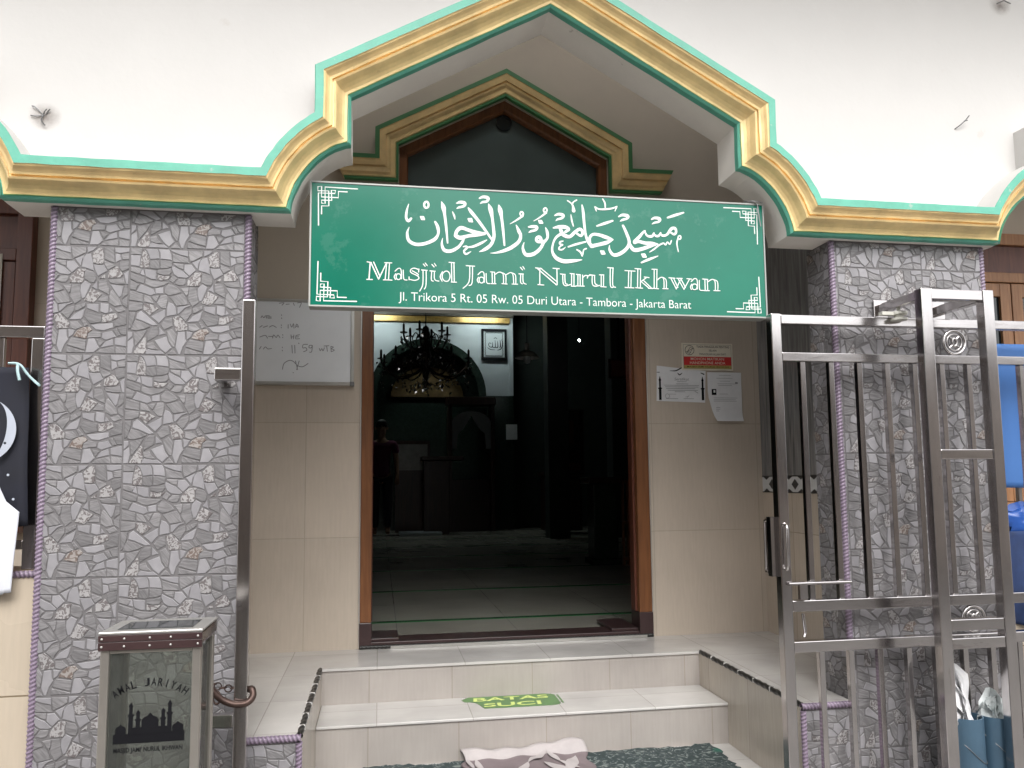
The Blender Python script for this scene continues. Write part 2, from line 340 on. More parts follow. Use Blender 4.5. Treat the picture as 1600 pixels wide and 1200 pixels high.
LATIN = "-48,1956,37 -33,1954,37;-37,1954,45 -41,1893,45;-49,1892,37 -29,1892,37;-35,1954,45 -7,1894,45;-25,1956,41 -2,1903,41;-7,1894,41 19,1951,41;21,1954,37 16,1893,37;31,1954,37 28,1893,37;14,1955,37 39,1955,37;10,1892,37 40,1892,37;51,1925,37 63,1936,37 72,1931,37 74,1898,37;80,1930,37 82,1898,37 94,1894,37;72,1906,37 71,1901,37 68,1897,37 64,1895,37 59,1896,37 56,1900,37 55,1905,37 56,1911,37 59,1915,37 63,1916,37 68,1915,37 71,1911,37 72,1906,37;54,1916,37 48,1905,37 53,1895,37;136,1934,37 119,1939,37 107,1933,37 108,1922,37 131,1911,37 136,1901,37 122,1894,37 102,1897,37;112,1929,37 132,1918,37 134,1914,37;136,1936,37 135,1925,37;101,1906,37 101,1895,37;151,1931,37 150,1880,37 139,1855,37;162,1932,37 162,1880,37 156,1863,37;146,1933,37 166,1932,37;152,1955,37 159,1947,37;159,1959,37 166,1950,37;182,1928,37 181,1898,37 188,1893,37;192,1929,37 193,1900,37 208,1894,37;176,1931,37 195,1930,37;183,1955,37 191,1946,37;192,1959,37 198,1950,37;249,1913,37 247,1904,37 242,1896,37 235,1894,37 228,1896,37 222,1903,37 220,1912,37 222,1922,37 228,1929,37 235,1932,37 242,1930,37 247,1923,37 249,1913,37;221,1929,37 213,1911,37 220,1894,37;254,1964,37 255,1893,37;263,1965,37 264,1893,37;245,1965,37 265,1964,37;253,1892,37 272,1892,37;321,1954,37 318,1896,37 296,1870,37;331,1954,37 329,1892,37 318,1881,37;308,1955,37 339,1954,37;351,1923,37 363,1934,37 373,1929,37 374,1895,37;381,1928,37 383,1895,37 395,1891,37;373,1904,37 372,1898,37 368,1894,37 364,1892,37 359,1894,37 356,1898,37 355,1903,37 356,1909,37 359,1913,37 364,1914,37 368,1913,37 372,1909,37 373,1904,37;353,1913,37 348,1903,37 353,1893,37;403,1934,37 404,1892,37;412,1933,37 413,1892,37;397,1935,37 413,1934,37;399,1891,37 417,1891,37;414,1926,37 430,1935,37 444,1927,37 445,1893,37;437,1933,37 453,1925,37 454,1893,37;439,1892,37 459,1891,37;455,1926,37 472,1935,37 481,1926,37 483,1893,37;476,1934,37 490,1926,37 491,1893,37;477,1892,37 498,1892,37;510,1929,37 509,1900,37 516,1894,37;518,1930,37 519,1900,37 530,1893,37;503,1931,37 520,1931,37;509,1956,37 517,1946,37;518,1959,37 524,1950,37;566,1956,39 589,1954,39;582,1954,39 581,1893,39;574,1893,39 596,1892,39;572,1954,44 644,1894,44;585,1956,39 648,1905,39;647,1956,39 647,1895,39;632,1957,39 656,1956,39;669,1934,39 670,1901,39 680,1892,39 699,1898,39;677,1935,39 678,1903,39 686,1898,39;703,1938,39 702,1892,39;712,1938,39 711,1892,39;660,1936,39 678,1935,39;697,1939,39 713,1938,39;701,1891,39 718,1891,39;727,1936,39 726,1894,39;735,1936,39 735,1894,39;719,1893,39 751,1893,39;721,1937,39 737,1936,39;745,1935,39 745,1894,39;746,1926,39 756,1934,39 765,1932,39 763,1924,39;763,1932,39 777,1936,39;782,1934,39 782,1903,39 792,1894,39 811,1898,39;791,1934,39 792,1906,39 800,1900,39;817,1937,39 816,1893,39;826,1938,39 825,1893,39;772,1937,39 792,1935,39;810,1938,39 827,1938,39;814,1893,39 835,1892,39;853,1966,39 852,1899,39 862,1892,39;864,1967,39 861,1903,39 872,1892,39;843,1967,39 865,1966,39;925,1956,39 922,1894,39;935,1956,39 932,1894,39;910,1958,39 950,1957,39;909,1893,39 944,1892,39;961,1965,39 958,1893,39;972,1966,39 969,1893,39;950,1967,39 973,1966,39;950,1893,39 978,1892,39;972,1917,39 996,1935,39;986,1936,39 1005,1934,39;973,1918,39 1004,1893,39;981,1924,39 1013,1894,39;1001,1893,39 1018,1892,39;1026,1966,39 1024,1893,39;1037,1966,39 1034,1894,39;1017,1967,39 1038,1967,39;1018,1893,39 1041,1892,39;1037,1926,39 1053,1937,39 1063,1928,39 1063,1894,39;1058,1937,39 1072,1927,39 1072,1893,39;1058,1893,39 1079,1893,39;1091,1935,39 1112,1893,39;1102,1936,39 1119,1900,39;1112,1893,39 1129,1929,39;1120,1935,39 1143,1893,39;1131,1935,39 1149,1901,39;1143,1893,39 1166,1933,39;1084,1936,39 1108,1935,39;1156,1935,39 1175,1934,39;1115,1935,39 1137,1935,39;1173,1924,39 1186,1936,39 1197,1931,39 1197,1896,39;1206,1930,39 1206,1895,39 1219,1891,39;1196,1904,39 1194,1898,39 1190,1894,39 1185,1893,39 1180,1894,39 1177,1898,39 1176,1904,39 1177,1909,39 1181,1914,39 1186,1915,39 1191,1914,39 1195,1910,39 1196,1904,39;1175,1914,39 1169,1903,39 1173,1893,39;1229,1934,39 1229,1892,39;1239,1934,39 1239,1892,39;1220,1936,39 1241,1935,39;1222,1891,39 1246,1891,39;1241,1926,39 1259,1936,39 1270,1927,39 1270,1893,39;1263,1935,39 1280,1927,39 1280,1892,39;1264,1892,39 1289,1892,39"
ORN = "-84,2223,42 -198,2224,42 -197,2163,42 -209,2164,42 -210,2175,42 -174,2176,42 -176,2213,42 -161,2213,42 -163,2202,42 -221,2201,42 -219,2083,42;-120,2210,42 -151,2210,42 -151,2187,42 -210,2187,42 -210,2226,42 -223,2224,42 -223,2209,42 -185,2210,42 -184,2155,42 -209,2154,42 -209,2125,42"
WB = "-496,2023,49 -495,2019,49;-495,2007,49 -494,2003,49;-496,1971,49 -495,1967,49;-496,1959,49 -495,1955,49;-488,1921,49 -487,1917,49;-488,1908,49 -487,1905,49;-489,1857,49 -488,1853,49;-489,1841,49 -488,1837,49;-595,2005,49 -590,2015,49 -582,2005,49 -574,2016,49;-569,2003,49 -569,2016,49 -554,2015,49;-569,2009,49 -546,2010,49;-562,2003,49 -545,2004,49;-601,1956,49 -589,1965,49;-583,1956,49 -563,1964,49;-553,1958,49 -538,1966,49 -520,1957,49;-462,1973,49 -462,1954,49;-452,1976,49 -444,1960,49 -436,1979,49 -433,1955,49;-426,1958,49 -420,1977,49 -411,1961,49 -423,1966,49;-599,1906,49 -573,1915,49 -562,1901,49;-557,1910,49 -537,1910,49;-537,1902,49 -532,1918,49 -519,1905,49 -512,1918,49 -501,1905,49;-447,1920,49 -445,1900,49;-433,1920,49 -435,1900,49;-446,1909,49 -433,1911,49;-422,1918,49 -424,1901,49 -405,1902,49;-422,1918,49 -405,1922,49;-424,1910,49 -410,1911,49;-600,1845,49 -592,1858,49;-581,1845,49 -571,1856,49 -559,1846,49 -541,1849,49;-442,1867,49 -439,1827,49;-428,1867,49 -426,1827,49;-410,1879,49 -407,1876,49;-365,1873,49 -386,1871,49 -388,1854,49 -374,1856,49 -368,1843,49 -384,1835,49;-342,1868,49 -355,1868,49 -357,1856,49 -345,1856,49 -341,1869,49 -344,1836,49 -354,1833,49;-306,1853,49 -301,1841,49 -294,1853,49 -288,1841,49 -281,1857,49;-283,1866,49 -259,1868,49;-270,1867,49 -266,1839,49;-249,1865,49 -247,1838,49;-249,1865,49 -236,1861,49 -246,1853,49 -231,1846,49 -247,1837,49;-486,1744,49 -479,1773,49 -454,1789,49 -433,1784,49 -412,1763,49 -387,1758,49 -361,1775,49;-423,1787,49 -412,1742,49;-405,1787,49 -417,1742,49;-434,1728,49 -432,1726,49;-507,2082,49 -484,2085,49 -494,2072,49;-474,2077,49 -458,2079,49;-438,2084,49 -433,2073,49;-417,2086,49 -399,2088,49 -407,2063,49"

# ------------------------------------------------------------------ mesh helpers
class MB:
    """collects world-space faces, then links them as ONE mesh object"""
    def __init__(s):
        s.v = []; s.f = []; s.mi = []; s.t = []; s.mats = []
    def m(s, name):
        if name not in s.mats: s.mats.append(name)
        return s.mats.index(name)
    def add(s, verts, faces, mt, tone=(1, 1, 1)):
        o = len(s.v); k = s.m(mt)
        s.v += [tuple(p) for p in verts]
        for f in faces:
            s.f.append([i + o for i in f]); s.mi.append(k); s.t.append(tone)
        return s
    def box(s, x0, x1, y0, y1, z0, z1, mt):
        x0, x1 = sorted((x0, x1)); y0, y1 = sorted((y0, y1)); z0, z1 = sorted((z0, z1))
        v = [(x0, y0, z0), (x1, y0, z0), (x1, y1, z0), (x0, y1, z0), (x0, y0, z1), (x1, y0, z1), (x1, y1, z1), (x0, y1, z1)]
        return s.add(v, [(3, 2, 1, 0), (4, 5, 6, 7), (0, 1, 5, 4), (1, 2, 6, 5), (2, 3, 7, 6), (3, 0, 4, 7)], mt)
    def prism_y(s, pts, y0, y1, mt, mside=None):
        """polygon in x,z (counter-clockwise seen from -y) extruded along y"""
        n = len(pts)
        s.add([(p[0], y0, p[1]) for p in pts], [list(range(n))], mt)
        s.add([(p[0], y1, p[1]) for p in pts], [list(range(n))[::-1]], mt)
        v = [(p[0], y0, p[1]) for p in pts] + [(p[0], y1, p[1]) for p in pts]
        s.add(v, [(i, i + n, (i + 1) % n + n, (i + 1) % n) for i in range(n)], mside or mt)
        return s
    def prism_z(s, pts, z0, z1, mt):
        n = len(pts)
        v = [(p[0], p[1], z0) for p in pts] + [(p[0], p[1], z1) for p in pts]
        return s.add(v, [list(range(n))[::-1], [i + n for i in range(n)]] + [(i, (i + 1) % n, (i + 1) % n + n, i + n) for i in range(n)], mt)
    def tube(s, pts, r, mt, n=10, cap=True):
        pts = [Vector(p) for p in pts]
        rs = r if isinstance(r, (list, tuple)) else [r] * len(pts)
        t0 = (pts[1] - pts[0]).normalized()
        ref = Vector((0, 0, 1)) if abs(t0.z) < 0.9 else Vector((1, 0, 0))
        nrm = t0.cross(ref).normalized()
        vs = []
        for i, p in enumerate(pts):
            a = pts[max(i - 1, 0)]; b = pts[min(i + 1, len(pts) - 1)]
            t = (b - a).normalized()
            nrm = (nrm - t * nrm.dot(t)).normalized()
            bn = t.cross(nrm)
            for k in range(n):
                an = 2 * PI * k / n
                vs.append(p + (nrm * math.cos(an) + bn * math.sin(an)) * rs[i])
        fs = []
        for i in range(len(pts) - 1):
            for k in range(n):
                k2 = (k + 1) % n
                fs.append((i * n + k, i * n + k2, (i + 1) * n + k2, (i + 1) * n + k))
        if cap:
            fs.append(list(range(n))[::-1]); fs.append([(len(pts) - 1) * n + k for k in range(n)])
        return s.add(vs, fs, mt)
    def lathe(s, prof, c, mt, n=20, axis='z'):
        """prof: (radius, height) pairs round a vertical axis through c"""
        vs = []
        for r, h in prof:
            for k in range(n):
                a = 2 * PI * k / n
                if axis == 'z': vs.append((c[0] + r * math.cos(a), c[1] + r * math.sin(a), c[2] + h))
                else: vs.append((c[0] + r * math.cos(a), c[1] + h, c[2] + r * math.sin(a)))
        fs = []
        for i in range(len(prof) - 1):
            for k in range(n):
                k2 = (k + 1) % n
                fs.append((i * n + k, i * n + k2, (i + 1) * n + k2, (i + 1) * n + k))
        fs.append(list(range(n))[::-1]); fs.append([(len(prof) - 1) * n + k for k in range(n)])
        return s.add(vs, fs, mt)
    def torus(s, c, R, r, mt, n=36, k=10, squash=1.0):
        vs = []; fs = []
        for i in range(n):
            a = 2 * PI * i / n
            for j in range(k):
                b = 2 * PI * j / k
                q = R + r * math.cos(b)
                vs.append((c[0] + q * math.cos(a) * squash, c[1] + r * math.sin(b), c[2] + q * math.sin(a)))
        for i in range(n):
            for j in range(k):
                fs.append((i * k + j, i * k + (j + 1) % k, ((i + 1) % n) * k + (j + 1) % k, ((i + 1) % n) * k + j))
        return s.add(vs, fs, mt)
    def rope(s, p0, p1, r, mt, pitch=0.0135, starts=1):
        """twisted rope moulding; the tone attribute carries the printed stripe"""
        p0 = Vector(p0); p1 = Vector(p1); d = p1 - p0; Ln = d.length; d.normalize()
        ref = Vector((0, 0, 1)) if abs(d.z) < 0.9 else Vector((1, 0, 0))
        a = d.cross(ref).normalized(); b = d.cross(a)
        n = 12; rings = max(2, int(Ln / pitch * 6))
        vs = []
        for i in range(rings + 1):
            q = Ln * i / rings
            for k in range(n):
                th = 2 * PI * k / n
                rr = r * (1 + 0.12 * math.cos(2 * th - 2 * PI * q / pitch))
                vs.append(p0 + d * q + (a * math.cos(th) + b * math.sin(th)) * rr)
        fo = len(s.f)
        fs = []
        for i in range(rings):
            for k in range(n):
                k2 = (k + 1) % n
                fs.append((i * n + k, i * n + k2, (i + 1) * n + k2, (i + 1) * n + k))
        s.add(vs, fs, mt)
        for i in range(rings):
            q = Ln * (i + .5) / rings
            for k in range(n):
                th = 2 * PI * (k + .5) / n
                u = math.cos(2 * th - 2 * PI * q / pitch)
                tv = 1.4 if u > 0.55 else (0.72 if u < -0.5 else 1.0)
                s.t[fo + i * n + k] = (tv, tv, tv)
        return s
    def build(s, name, parent=None, bevel=0, smooth=0, **tags):
        root = Vector((0, 0, 0))
        q = parent
        while q is not None:
            root += q.location; q = q.parent
        me = bpy.data.meshes.new(name)
        me.from_pydata([tuple(Vector(p) - root) for p in s.v], [], s.f)
        for nme in s.mats: me.materials.append(M[nme])
        me.polygons.foreach_set('material_index', s.mi)
        if any(t != (1, 1, 1) for t in s.t) or any(M[n].node_tree.nodes.get('Attribute') for n in s.mats):
            ca = me.color_attributes.new('tone', 'FLOAT_COLOR', 'CORNER')
            buf = []
            for p in me.polygons:
                t = s.t[p.index]
                buf += [t[0], t[1], t[2], 1.0] * len(p.vertices)
            ca.data.foreach_set('color', buf)
        if smooth:
            me.polygons.foreach_set('use_smooth', [True] * len(me.polygons))
            me.set_sharp_from_angle(angle=math.radians(smooth))
        me.validate(); me.update()
        o = bpy.data.objects.new(name, me)
        COL.objects.link(o)
        if parent is not None: o.parent = parent
        if bevel:
            bv = o.modifiers.new('bevel', 'BEVEL'); bv.width = bevel; bv.segments = 2; bv.limit_method = 'ANGLE'
            bv.angle_limit = math.radians(40)
        for k, v in tags.items(): o[k] = v
        return o

def thing(name, label, cat, loc=(0, 0, 0), group=None):
    o = bpy.data.objects.new(name, None)
    o.empty_display_size = 0.05
    COL.objects.link(o); o.location = loc
    o['label'] = label; o['category'] = cat
    if group: o['group'] = group
    return o

def tag(o, label, cat, group=None):
    o['label'] = label; o['category'] = cat
    if group: o['group'] = group
    return o

def copy_tree(o, parent=None, loc=None):
    kids = list(o.children)
    c = o.copy(); COL.objects.link(c)
    if parent is not None: c.parent = parent
    if loc is not None: c.location = loc
    for k in kids: copy_tree(k, c)
    return c

_tc = {}
def text_geo(body, shear=0.0, offset=0.0):
    key = (body, shear, offset)
    if key not in _tc:
        cu = bpy.data.curves.new('t', 'FONT'); cu.body = body; cu.size = 1.0; cu.resolution_u = 4
        cu.shear = shear; cu.offset = offset
        ob = bpy.data.objects.new('t', cu); COL.objects.link(ob)
        dg = bpy.context.evaluated_depsgraph_get(); dg.update()
        me = bpy.data.meshes.new_from_object(ob.evaluated_get(dg))
        v = [tuple(q.co) for q in me.vertices]; f = [list(p.vertices) for p in me.polygons]
        bpy.data.objects.remove(ob); bpy.data.curves.remove(cu); bpy.data.meshes.remove(me)
        _tc[key] = (v, f)
    return _tc[key]

def add_text(mb, body, fn, mt, shear=0.0, offset=0.0):
    """fn maps (u,v) in 0..1 of the text's bounding box to a world point"""
    v, f = text_geo(body, shear, offset)
    xs = [p[0] for p in v]; ys = [p[1] for p in v]
    x0, x1, y0, y1 = min(xs), max(xs), min(ys), max(ys)
    mb.add([fn((p[0] - x0) / (x1 - x0), (p[1] - y0) / (y1 - y0)) for p in v], f, mt)

def rect_xz(x0, x1, z0, z1, y):
    return lambda u, v: (x0 + (x1 - x0) * u, y, z0 + (z1 - z0) * v)

def decode(s):
    return [[tuple(float(q) for q in p.split(',')) for p in st.split()] for st in s.split(';')]

def spline(pts, sub=4):
    out = []
    n = len(pts)
    for i in range(n - 1):
        p0 = pts[max(i - 1, 0)]; p1 = pts[i]; p2 = pts[i + 1]; p3 = pts[min(i + 2, n - 1)]
        for k in range(sub):
            t = k / sub
            out.append(tuple(0.5 * (2 * b + (c - a) * t + (2 * a - 5 * b + 4 * c - d) * t * t + (3 * b - a - 3 * c + d) * t ** 3) for a, b, c, d in zip(p0, p1, p2, p3)))
    out.append(pts[-1])
    return out

def ink(mb, strokes, y, mt, dy=0.00012, smooth=True, fn=None, wmul=1.0):
    """pen strokes of changing width on a wall plane; each stroke sits a hair proud of the last so none are coplanar"""
    for j, st in enumerate(strokes):
        P = [(a / 1000, b / 1000, c / 10000 * wmul) for a, b, c in st]
        if smooth and len(P) > 2: P = spline(P)
        yy = y - dy * (j % 12)
        L = []; R = []
        for i, p in enumerate(P):
            a = P[max(i - 1, 0)]; b = P[min(i + 1, len(P) - 1)]
            tx, tz = b[0] - a[0], b[1] - a[1]; l = math.hypot(tx, tz) or 1
            nx, nz = -tz / l, tx / l
            h = max(p[2], 0.0006) / 2
            q = yy - i * 0.000006
            L.append((p[0] + nx * h, q, p[1] + nz * h)); R.append((p[0] - nx * h, q, p[1] - nz * h))
        n = len(P)
        vs = L + R
        mb.add(vs, [(i, i + 1, i + 1 + n, i + n) for i in range(n - 1)], mt)
        # round caps
        for e, c in ((0, P[0]), (n - 1, P[-1])):
            h = max(c[2], 0.0006) / 2
            mb.add([(c[0] + h * math.cos(2 * PI * k / 10), yy - 0.00004 - .00003 * (e > 0), c[1] + h * math.sin(2 * PI * k / 10)) for k in range(10)], [list(range(10))], mt)

# ------------------------------------------------------------------ the setting
g = MB(); g.box(-40, 40, -40, 40, -0.3, 0.0, 'concrete')
g.build('ground', kind='structure')

# ---------------- mosque building: upper wall with lobed arches, porch, door wall, hall
CX0 = 0.622
ZL = 2.105
bld = thing('mosque_building', 'white mosque front with gold and green lobed arch over a recessed tiled doorway', 'mosque', (CX0, 4.1, 0))

def arch_half(c, half, o, aw=0.208):
    """one half of a lobed arch, its outline pushed outward by o, listed left to right; always the same point count"""
    n = 14
    P = 1.2                                   # flatter than a true quarter round
    t0 = math.asin((o / (0.25 + o)) ** (1 / P)); t1 = math.acos(((o + 0.004) / (aw + o)) ** (1 / P))
    p = []
    for i in range(n + 1):
        th = t0 + (t1 - t0) * i / n
        p.append((0.724 + (aw + o) * max(0, math.cos(th)) ** P, ZL + (0.25 + o) * max(0, math.sin(th)) ** P))
    # upright, shoulder (mitred) and apex
    sl = (2.935 - 2.53) / 0.728; L = math.sqrt(1 + sl * sl)
    xv = 0.728 + o
    za = 2.935 + o * L
    zs = za - sl * xv
    z1 = p[-1][1]
    for k in range(1, 4): p.append((xv, z1 + (zs - z1) * k / 3))
    for k in range(1, 11): p.append((xv * (1 - k / 10), zs + (za - zs) * k / 10))
    if half < 0: return [(c - x, z) for x, z in p]
    return [(c + x, z) for x, z in p][::-1]

def lobed_path(o):
    out = arch_half(-2.158, 1, o)
    l = arch_half(CX0, -1, o)
    a, b = out[-1], l[0]
    out += [(a[0] + (b[0] - a[0]) * k / 14, a[1] + (b[1] - a[1]) * k / 14) for k in range(1, 14)]
    out += l[:-1]
    r = arch_half(CX0, 1, o); out += r
    l = arch_half(3.46, -1, o, 0.27)
    a, b = out[-1], l[0]
    out += [(a[0] + (b[0] - a[0]) * k / 14, a[1] + (b[1] - a[1]) * k / 14) for k in range(1, 14)]
    return out + l
PATH = lobed_path(0.0)

def miter(path, o):
    n = len(path); out = []
    for i, p in enumerate(path):
        def nr(a, b):
            tx, tz = b[0] - a[0], b[1] - a[1]; l = math.hypot(tx, tz)
            return (-tz / l, tx / l)
        ns = []
        if i > 0: ns.append(nr(path[i - 1], p))
        if i < n - 1: ns.append(nr(p, path[i + 1]))
        if len(ns) == 1: nx, nz = ns[0]; k = 1
        else:
            nx, nz = ns[0][0] + ns[1][0], ns[0][1] + ns[1][1]
            l = math.hypot(nx, nz); nx /= l; nz /= l
            k = 1 / max(0.35, nx * ns[0][0] + nz * ns[0][1])
        out.append((p[0] + nx * o * k, p[1] + nz * o * k))
    return out

def sweep(mb, path, yb, prof, wob=0.0):
    rows = [(path(o) if callable(path) else miter(path, o), yb - p) for o, p, _ in prof]
    n = len(rows[0][0])
    if wob:
        rows = [([(q[0] + wob * math.sin(i * 1.7 + j * .6) * (j not in (0, len(rows) - 1)), q[1] + wob * math.sin(i * 2.3 + j * .9 + 1) * (j not in (0, len(rows) - 1))) for i, q in enumerate(r)], yy) for j, (r, yy) in enumerate(rows)]
    for j in range(len(prof) - 1):
        a, ya = rows[j]; b, yb2 = rows[j + 1]
        vs = [(q[0], ya, q[1]) for q in a] + [(q[0], yb2, q[1]) for q in b]
        mb.add(vs, [(i, i + 1, i + 1 + n, i + n) for i in range(n - 1)], prof[j][2])

YW = 2.78          # face of the upper white wall and of the pillars
YB = 2.91          # back of the arch reveal
wl = MB()
poly = PATH + [(3.46, 4.6), (-2.158, 4.6)]
wl.prism_y(poly, YW, YB, 'white', 'soffit')
wl.box(-6, -2.158, YW, YB, 2.935, 4.6, 'white'); wl.box(3.46, 8, YW, YB, 2.935, 4.6, 'white')
wl.build('upper_wall', bld)
PR = [(0.0, 0.0, 'soffit'), (0.0, 0.022, 'mint'), (0.0, 0.050, 'mint'), (0.007, 0.060, 'mint'), (0.0075, 0.048, 'mint'), (0.013, 0.048, 'gold'),
      (0.0135, 0.055, 'gold'), (0.022, 0.0575, 'gold'), (0.031, 0.064, 'gold'), (0.039, 0.076, 'gold'), (0.045, 0.090, 'gold'), (0.050, 0.100, 'gold'),
      (0.056, 0.104, 'gold'), (0.0565, 0.095, 'gold'), (0.063, 0.095, 'gold'), (0.0635, 0.105, 'gold'), (0.071, 0.108, 'gold'), (0.078, 0.115, 'gold'), (0.085, 0.126, 'gold'), (0.090, 0.129, 'gold'),
      (0.0905, 0.132, 'mint'), (0.117, 0.132, 'mint'), (0.120, 0.128, 'white'), (0.122, 0.0, 'white')]
mo = MB(); sweep(mo, lobed_path, YW, PR, 0.0009)
mo.build('arch_moulding', bld, smooth=28)

# porch ceiling, door wall with its gabled opening, side walls
DX0, DX1, DTOP = -0.093, 1.438, 2.36
GX0, GX1, GZ, GA = 0.094, 1.245, 2.956, 3.262
dw = MB()
for x0, x1 in ((-6, DX0), (DX1, 8)):
    dw.box(x0, x1, 4.1, 4.22, 0, 2.056, 'beige'); dw.box(x0, x1, 4.1, 4.22, 2.056, 4.6, 'porch')
dw.box(DX0, GX0, 4.1, 4.22, DTOP + .06, GZ, 'porch'); dw.box(GX1, DX1, 4.1, 4.22, DTOP + .06, GZ, 'porch')
dw.prism_y([(DX0, GZ), (GX0, GZ), ((GX0 + GX1) / 2, GA), (GX1, GZ), (DX1, GZ), (DX1, 4.6), (DX0, 4.6)], 4.1, 4.22, 'porch')
dw.build('door_wall', bld)
sw = MB()
# right side wall of the porch: plain tile below, chequer border, wood-look tile above
sw.box(2.1, 2.25, YB, 4.1, 0.0, 1.095, 'beige_side')
sw.box(2.1, 2.25, YB, 4.1, 1.185, 4.6, 'darkwood_tile')
sw.build('porch_side_wall', bld)
sw = MB(); sw.box(-0.96, -0.81, YB, 4.1, 0.0, 1.095, 'beige_side'); sw.box(-0.96, -0.81, YB, 4.1, 1.185, 4.6, 'porch')
sw.build('porch_side_wall', bld)
M['border_white'] = mat('white_border_tile', (0.62, 0.63, 0.64), 0.3, var=0.05)
M['border_black'] = mat('black_border_tile', (0.02, 0.02, 0.022), 0.3)
for xs, sgn in ((2.1, -1), (-0.81, 1)):
    bo = MB()
    bo.box(xs - .04 * (sgn > 0), xs + .04 * (sgn < 0), YB, 4.1, 1.095, 1.185, 'border_white')
    y = YB
    while y < 4.1:
        xx = xs + sgn * 0.002
        yc = y + 0.12
        for q in ([(yc, 1.112), (yc + .035, 1.14), (yc, 1.168), (yc - .035, 1.14)],):
            bo.add([(xx, min(a, 4.1), b) for a, b in q], [(0, 1, 2, 3)], 'border_black')
        for a0 in (y, y + .12):
            for zc, s2 in ((1.097, 1), (1.183, -1)):
                bo.add([(xx, min(a0 + .02, 4.1), zc), (xx, min(a0 + .10, 4.1), zc), (xx, min(a0 + .06, 4.1), zc + s2 * .02)], [(0, 1, 2)], 'border_black')
        bo.add([(xx, y, 1.095), (xx, 4.1, 1.095), (xx, 4.1, 1.100), (xx, y, 1.100)], [(0, 1, 2, 3)], 'border_black') if y == YB else None
        bo.add([(xx, y, 1.180), (xx, 4.1, 1.180), (xx, 4.1, 1.185), (xx, y, 1.185)], [(0, 1, 2, 3)], 'border_black') if y == YB else None
        y += 0.24
    bo.build('chequered_tile_border', bld)
ce = MB(); ce.box(-6, 8, YB + .28, 4.22, 4.6, 4.75, 'porch'); ce.build('porch_ceiling', bld)  # open slot along its front edge, added to let sky light into the porch

# gable moulding round the transom
gp = [(-0.19, 2.760), (GX0 - .004, 2.760), (GX0 - .004, 2.958), ((GX0 + GX1) / 2, 3.268), (GX1 + .004, 2.958), (GX1 + .004, 2.760), (1.549, 2.765)]
gm = MB()
GPR = [(0, 0, 'dgreen'), (0, .028, 'dgreen'), (.012, .03, 'dgreen'), (.0125, .022, 'gold'), (.02, .03, 'gold'), (.04, .034, 'gold'), (.052, .046, 'gold'), (.060, .050, 'gold'), (.0605, .044, 'gold'), (.068, .044, 'gold'), (.0685, .054, 'gold'),
       (.085, .060, 'gold'), (.098, .064, 'gold'), (.099, .066, 'dgreen'), (.122, .066, 'dgreen'), (.123, 0, 'dgreen')]
def gable_path(o):
    q = miter(gp, o)
    q[0] = (q[0][0] - .5 * o, q[0][1]); q[-1] = (q[-1][0] + .5 * o, q[-1][1])
    return q
sweep(gm, gable_path, 4.1, GPR)
for e in (0, -1):
    rows = [(gable_path(o)[e], 4.1 - p) for o, p, _ in GPR]
    f = [(q[0], yy, q[1]) for q, yy in rows]
    gm.add(f, [list(range(len(f))) if e == -1 else list(range(len(f)))[::-1]], 'gold')
gm.build('gable_moulding', bld, smooth=25)

# hall behind the door
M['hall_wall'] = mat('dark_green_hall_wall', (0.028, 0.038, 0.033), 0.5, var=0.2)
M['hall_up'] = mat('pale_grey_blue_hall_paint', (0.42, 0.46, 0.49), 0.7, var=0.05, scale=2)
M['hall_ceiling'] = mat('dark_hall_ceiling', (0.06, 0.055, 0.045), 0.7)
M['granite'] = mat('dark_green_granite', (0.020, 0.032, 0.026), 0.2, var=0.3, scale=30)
M['gold_leaf'] = mat('gold_frieze', (0.40, 0.26, 0.08), 0.35, metal=0.4, var=0.25, scale=30)
M['dark_wood'] = mat_wood('dark_carved_wood', (0.020, 0.010, 0.008), (0.045, 0.02, 0.014), 0.3)
hall = MB()
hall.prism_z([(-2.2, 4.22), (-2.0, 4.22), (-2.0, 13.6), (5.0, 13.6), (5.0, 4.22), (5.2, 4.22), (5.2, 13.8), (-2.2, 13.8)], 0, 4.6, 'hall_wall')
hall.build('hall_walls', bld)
ev = MB(); ev.box(-6, 8, 1.8, YW - .002, 3.85, 3.93, 'soffit'); ev.build('eave', bld)  # out of view; reach and height set to shade the upper wall
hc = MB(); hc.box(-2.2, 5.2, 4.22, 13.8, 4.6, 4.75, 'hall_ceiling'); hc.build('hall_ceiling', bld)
for k, x in enumerate((2.36, 3.3)):
    pl = MB(); pl.box(x, x + .3, 10.9, 11.2, 0.36, 4.6, 'hall_wall'); pl.build('hall_column', bld, bevel=.01)
# mihrab wall: pale upper wall over an arched recess
MC, MS = 0.80, 2.62
mw = MB()
arc = [(MC + 0.95 * math.cos(t), MS + 0.93 * math.sin(t)) for t in [PI * i / 24 for i in range(25)]]
mw.prism_y([(2.186, MS), (2.186, 3.86), (-2.0, 3.86), (-2.0, MS)] + arc[::-1], 13.2, 13.34, 'hall_up')
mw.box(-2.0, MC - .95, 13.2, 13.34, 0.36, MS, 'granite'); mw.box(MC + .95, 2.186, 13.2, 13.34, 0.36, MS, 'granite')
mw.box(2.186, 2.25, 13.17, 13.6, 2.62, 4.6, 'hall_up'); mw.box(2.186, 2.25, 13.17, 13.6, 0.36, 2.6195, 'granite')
mw.build('mihrab_wall', bld)
tr = MB(); sweep(tr, [(MC - .95, .36)] + arc[::-1] + [(MC + .95, .36)], 13.2, [(-.10, 0, 'granite'), (-.10, .05, 'granite'), (.03, .05, 'granite'), (.03, 0, 'granite')])
tr.build('mihrab_arch_trim', bld, smooth=30)
rc = MB(); rc.box(MC - .95, MC + .95, 13.52, 13.58, .36, 3.6, 'granite')
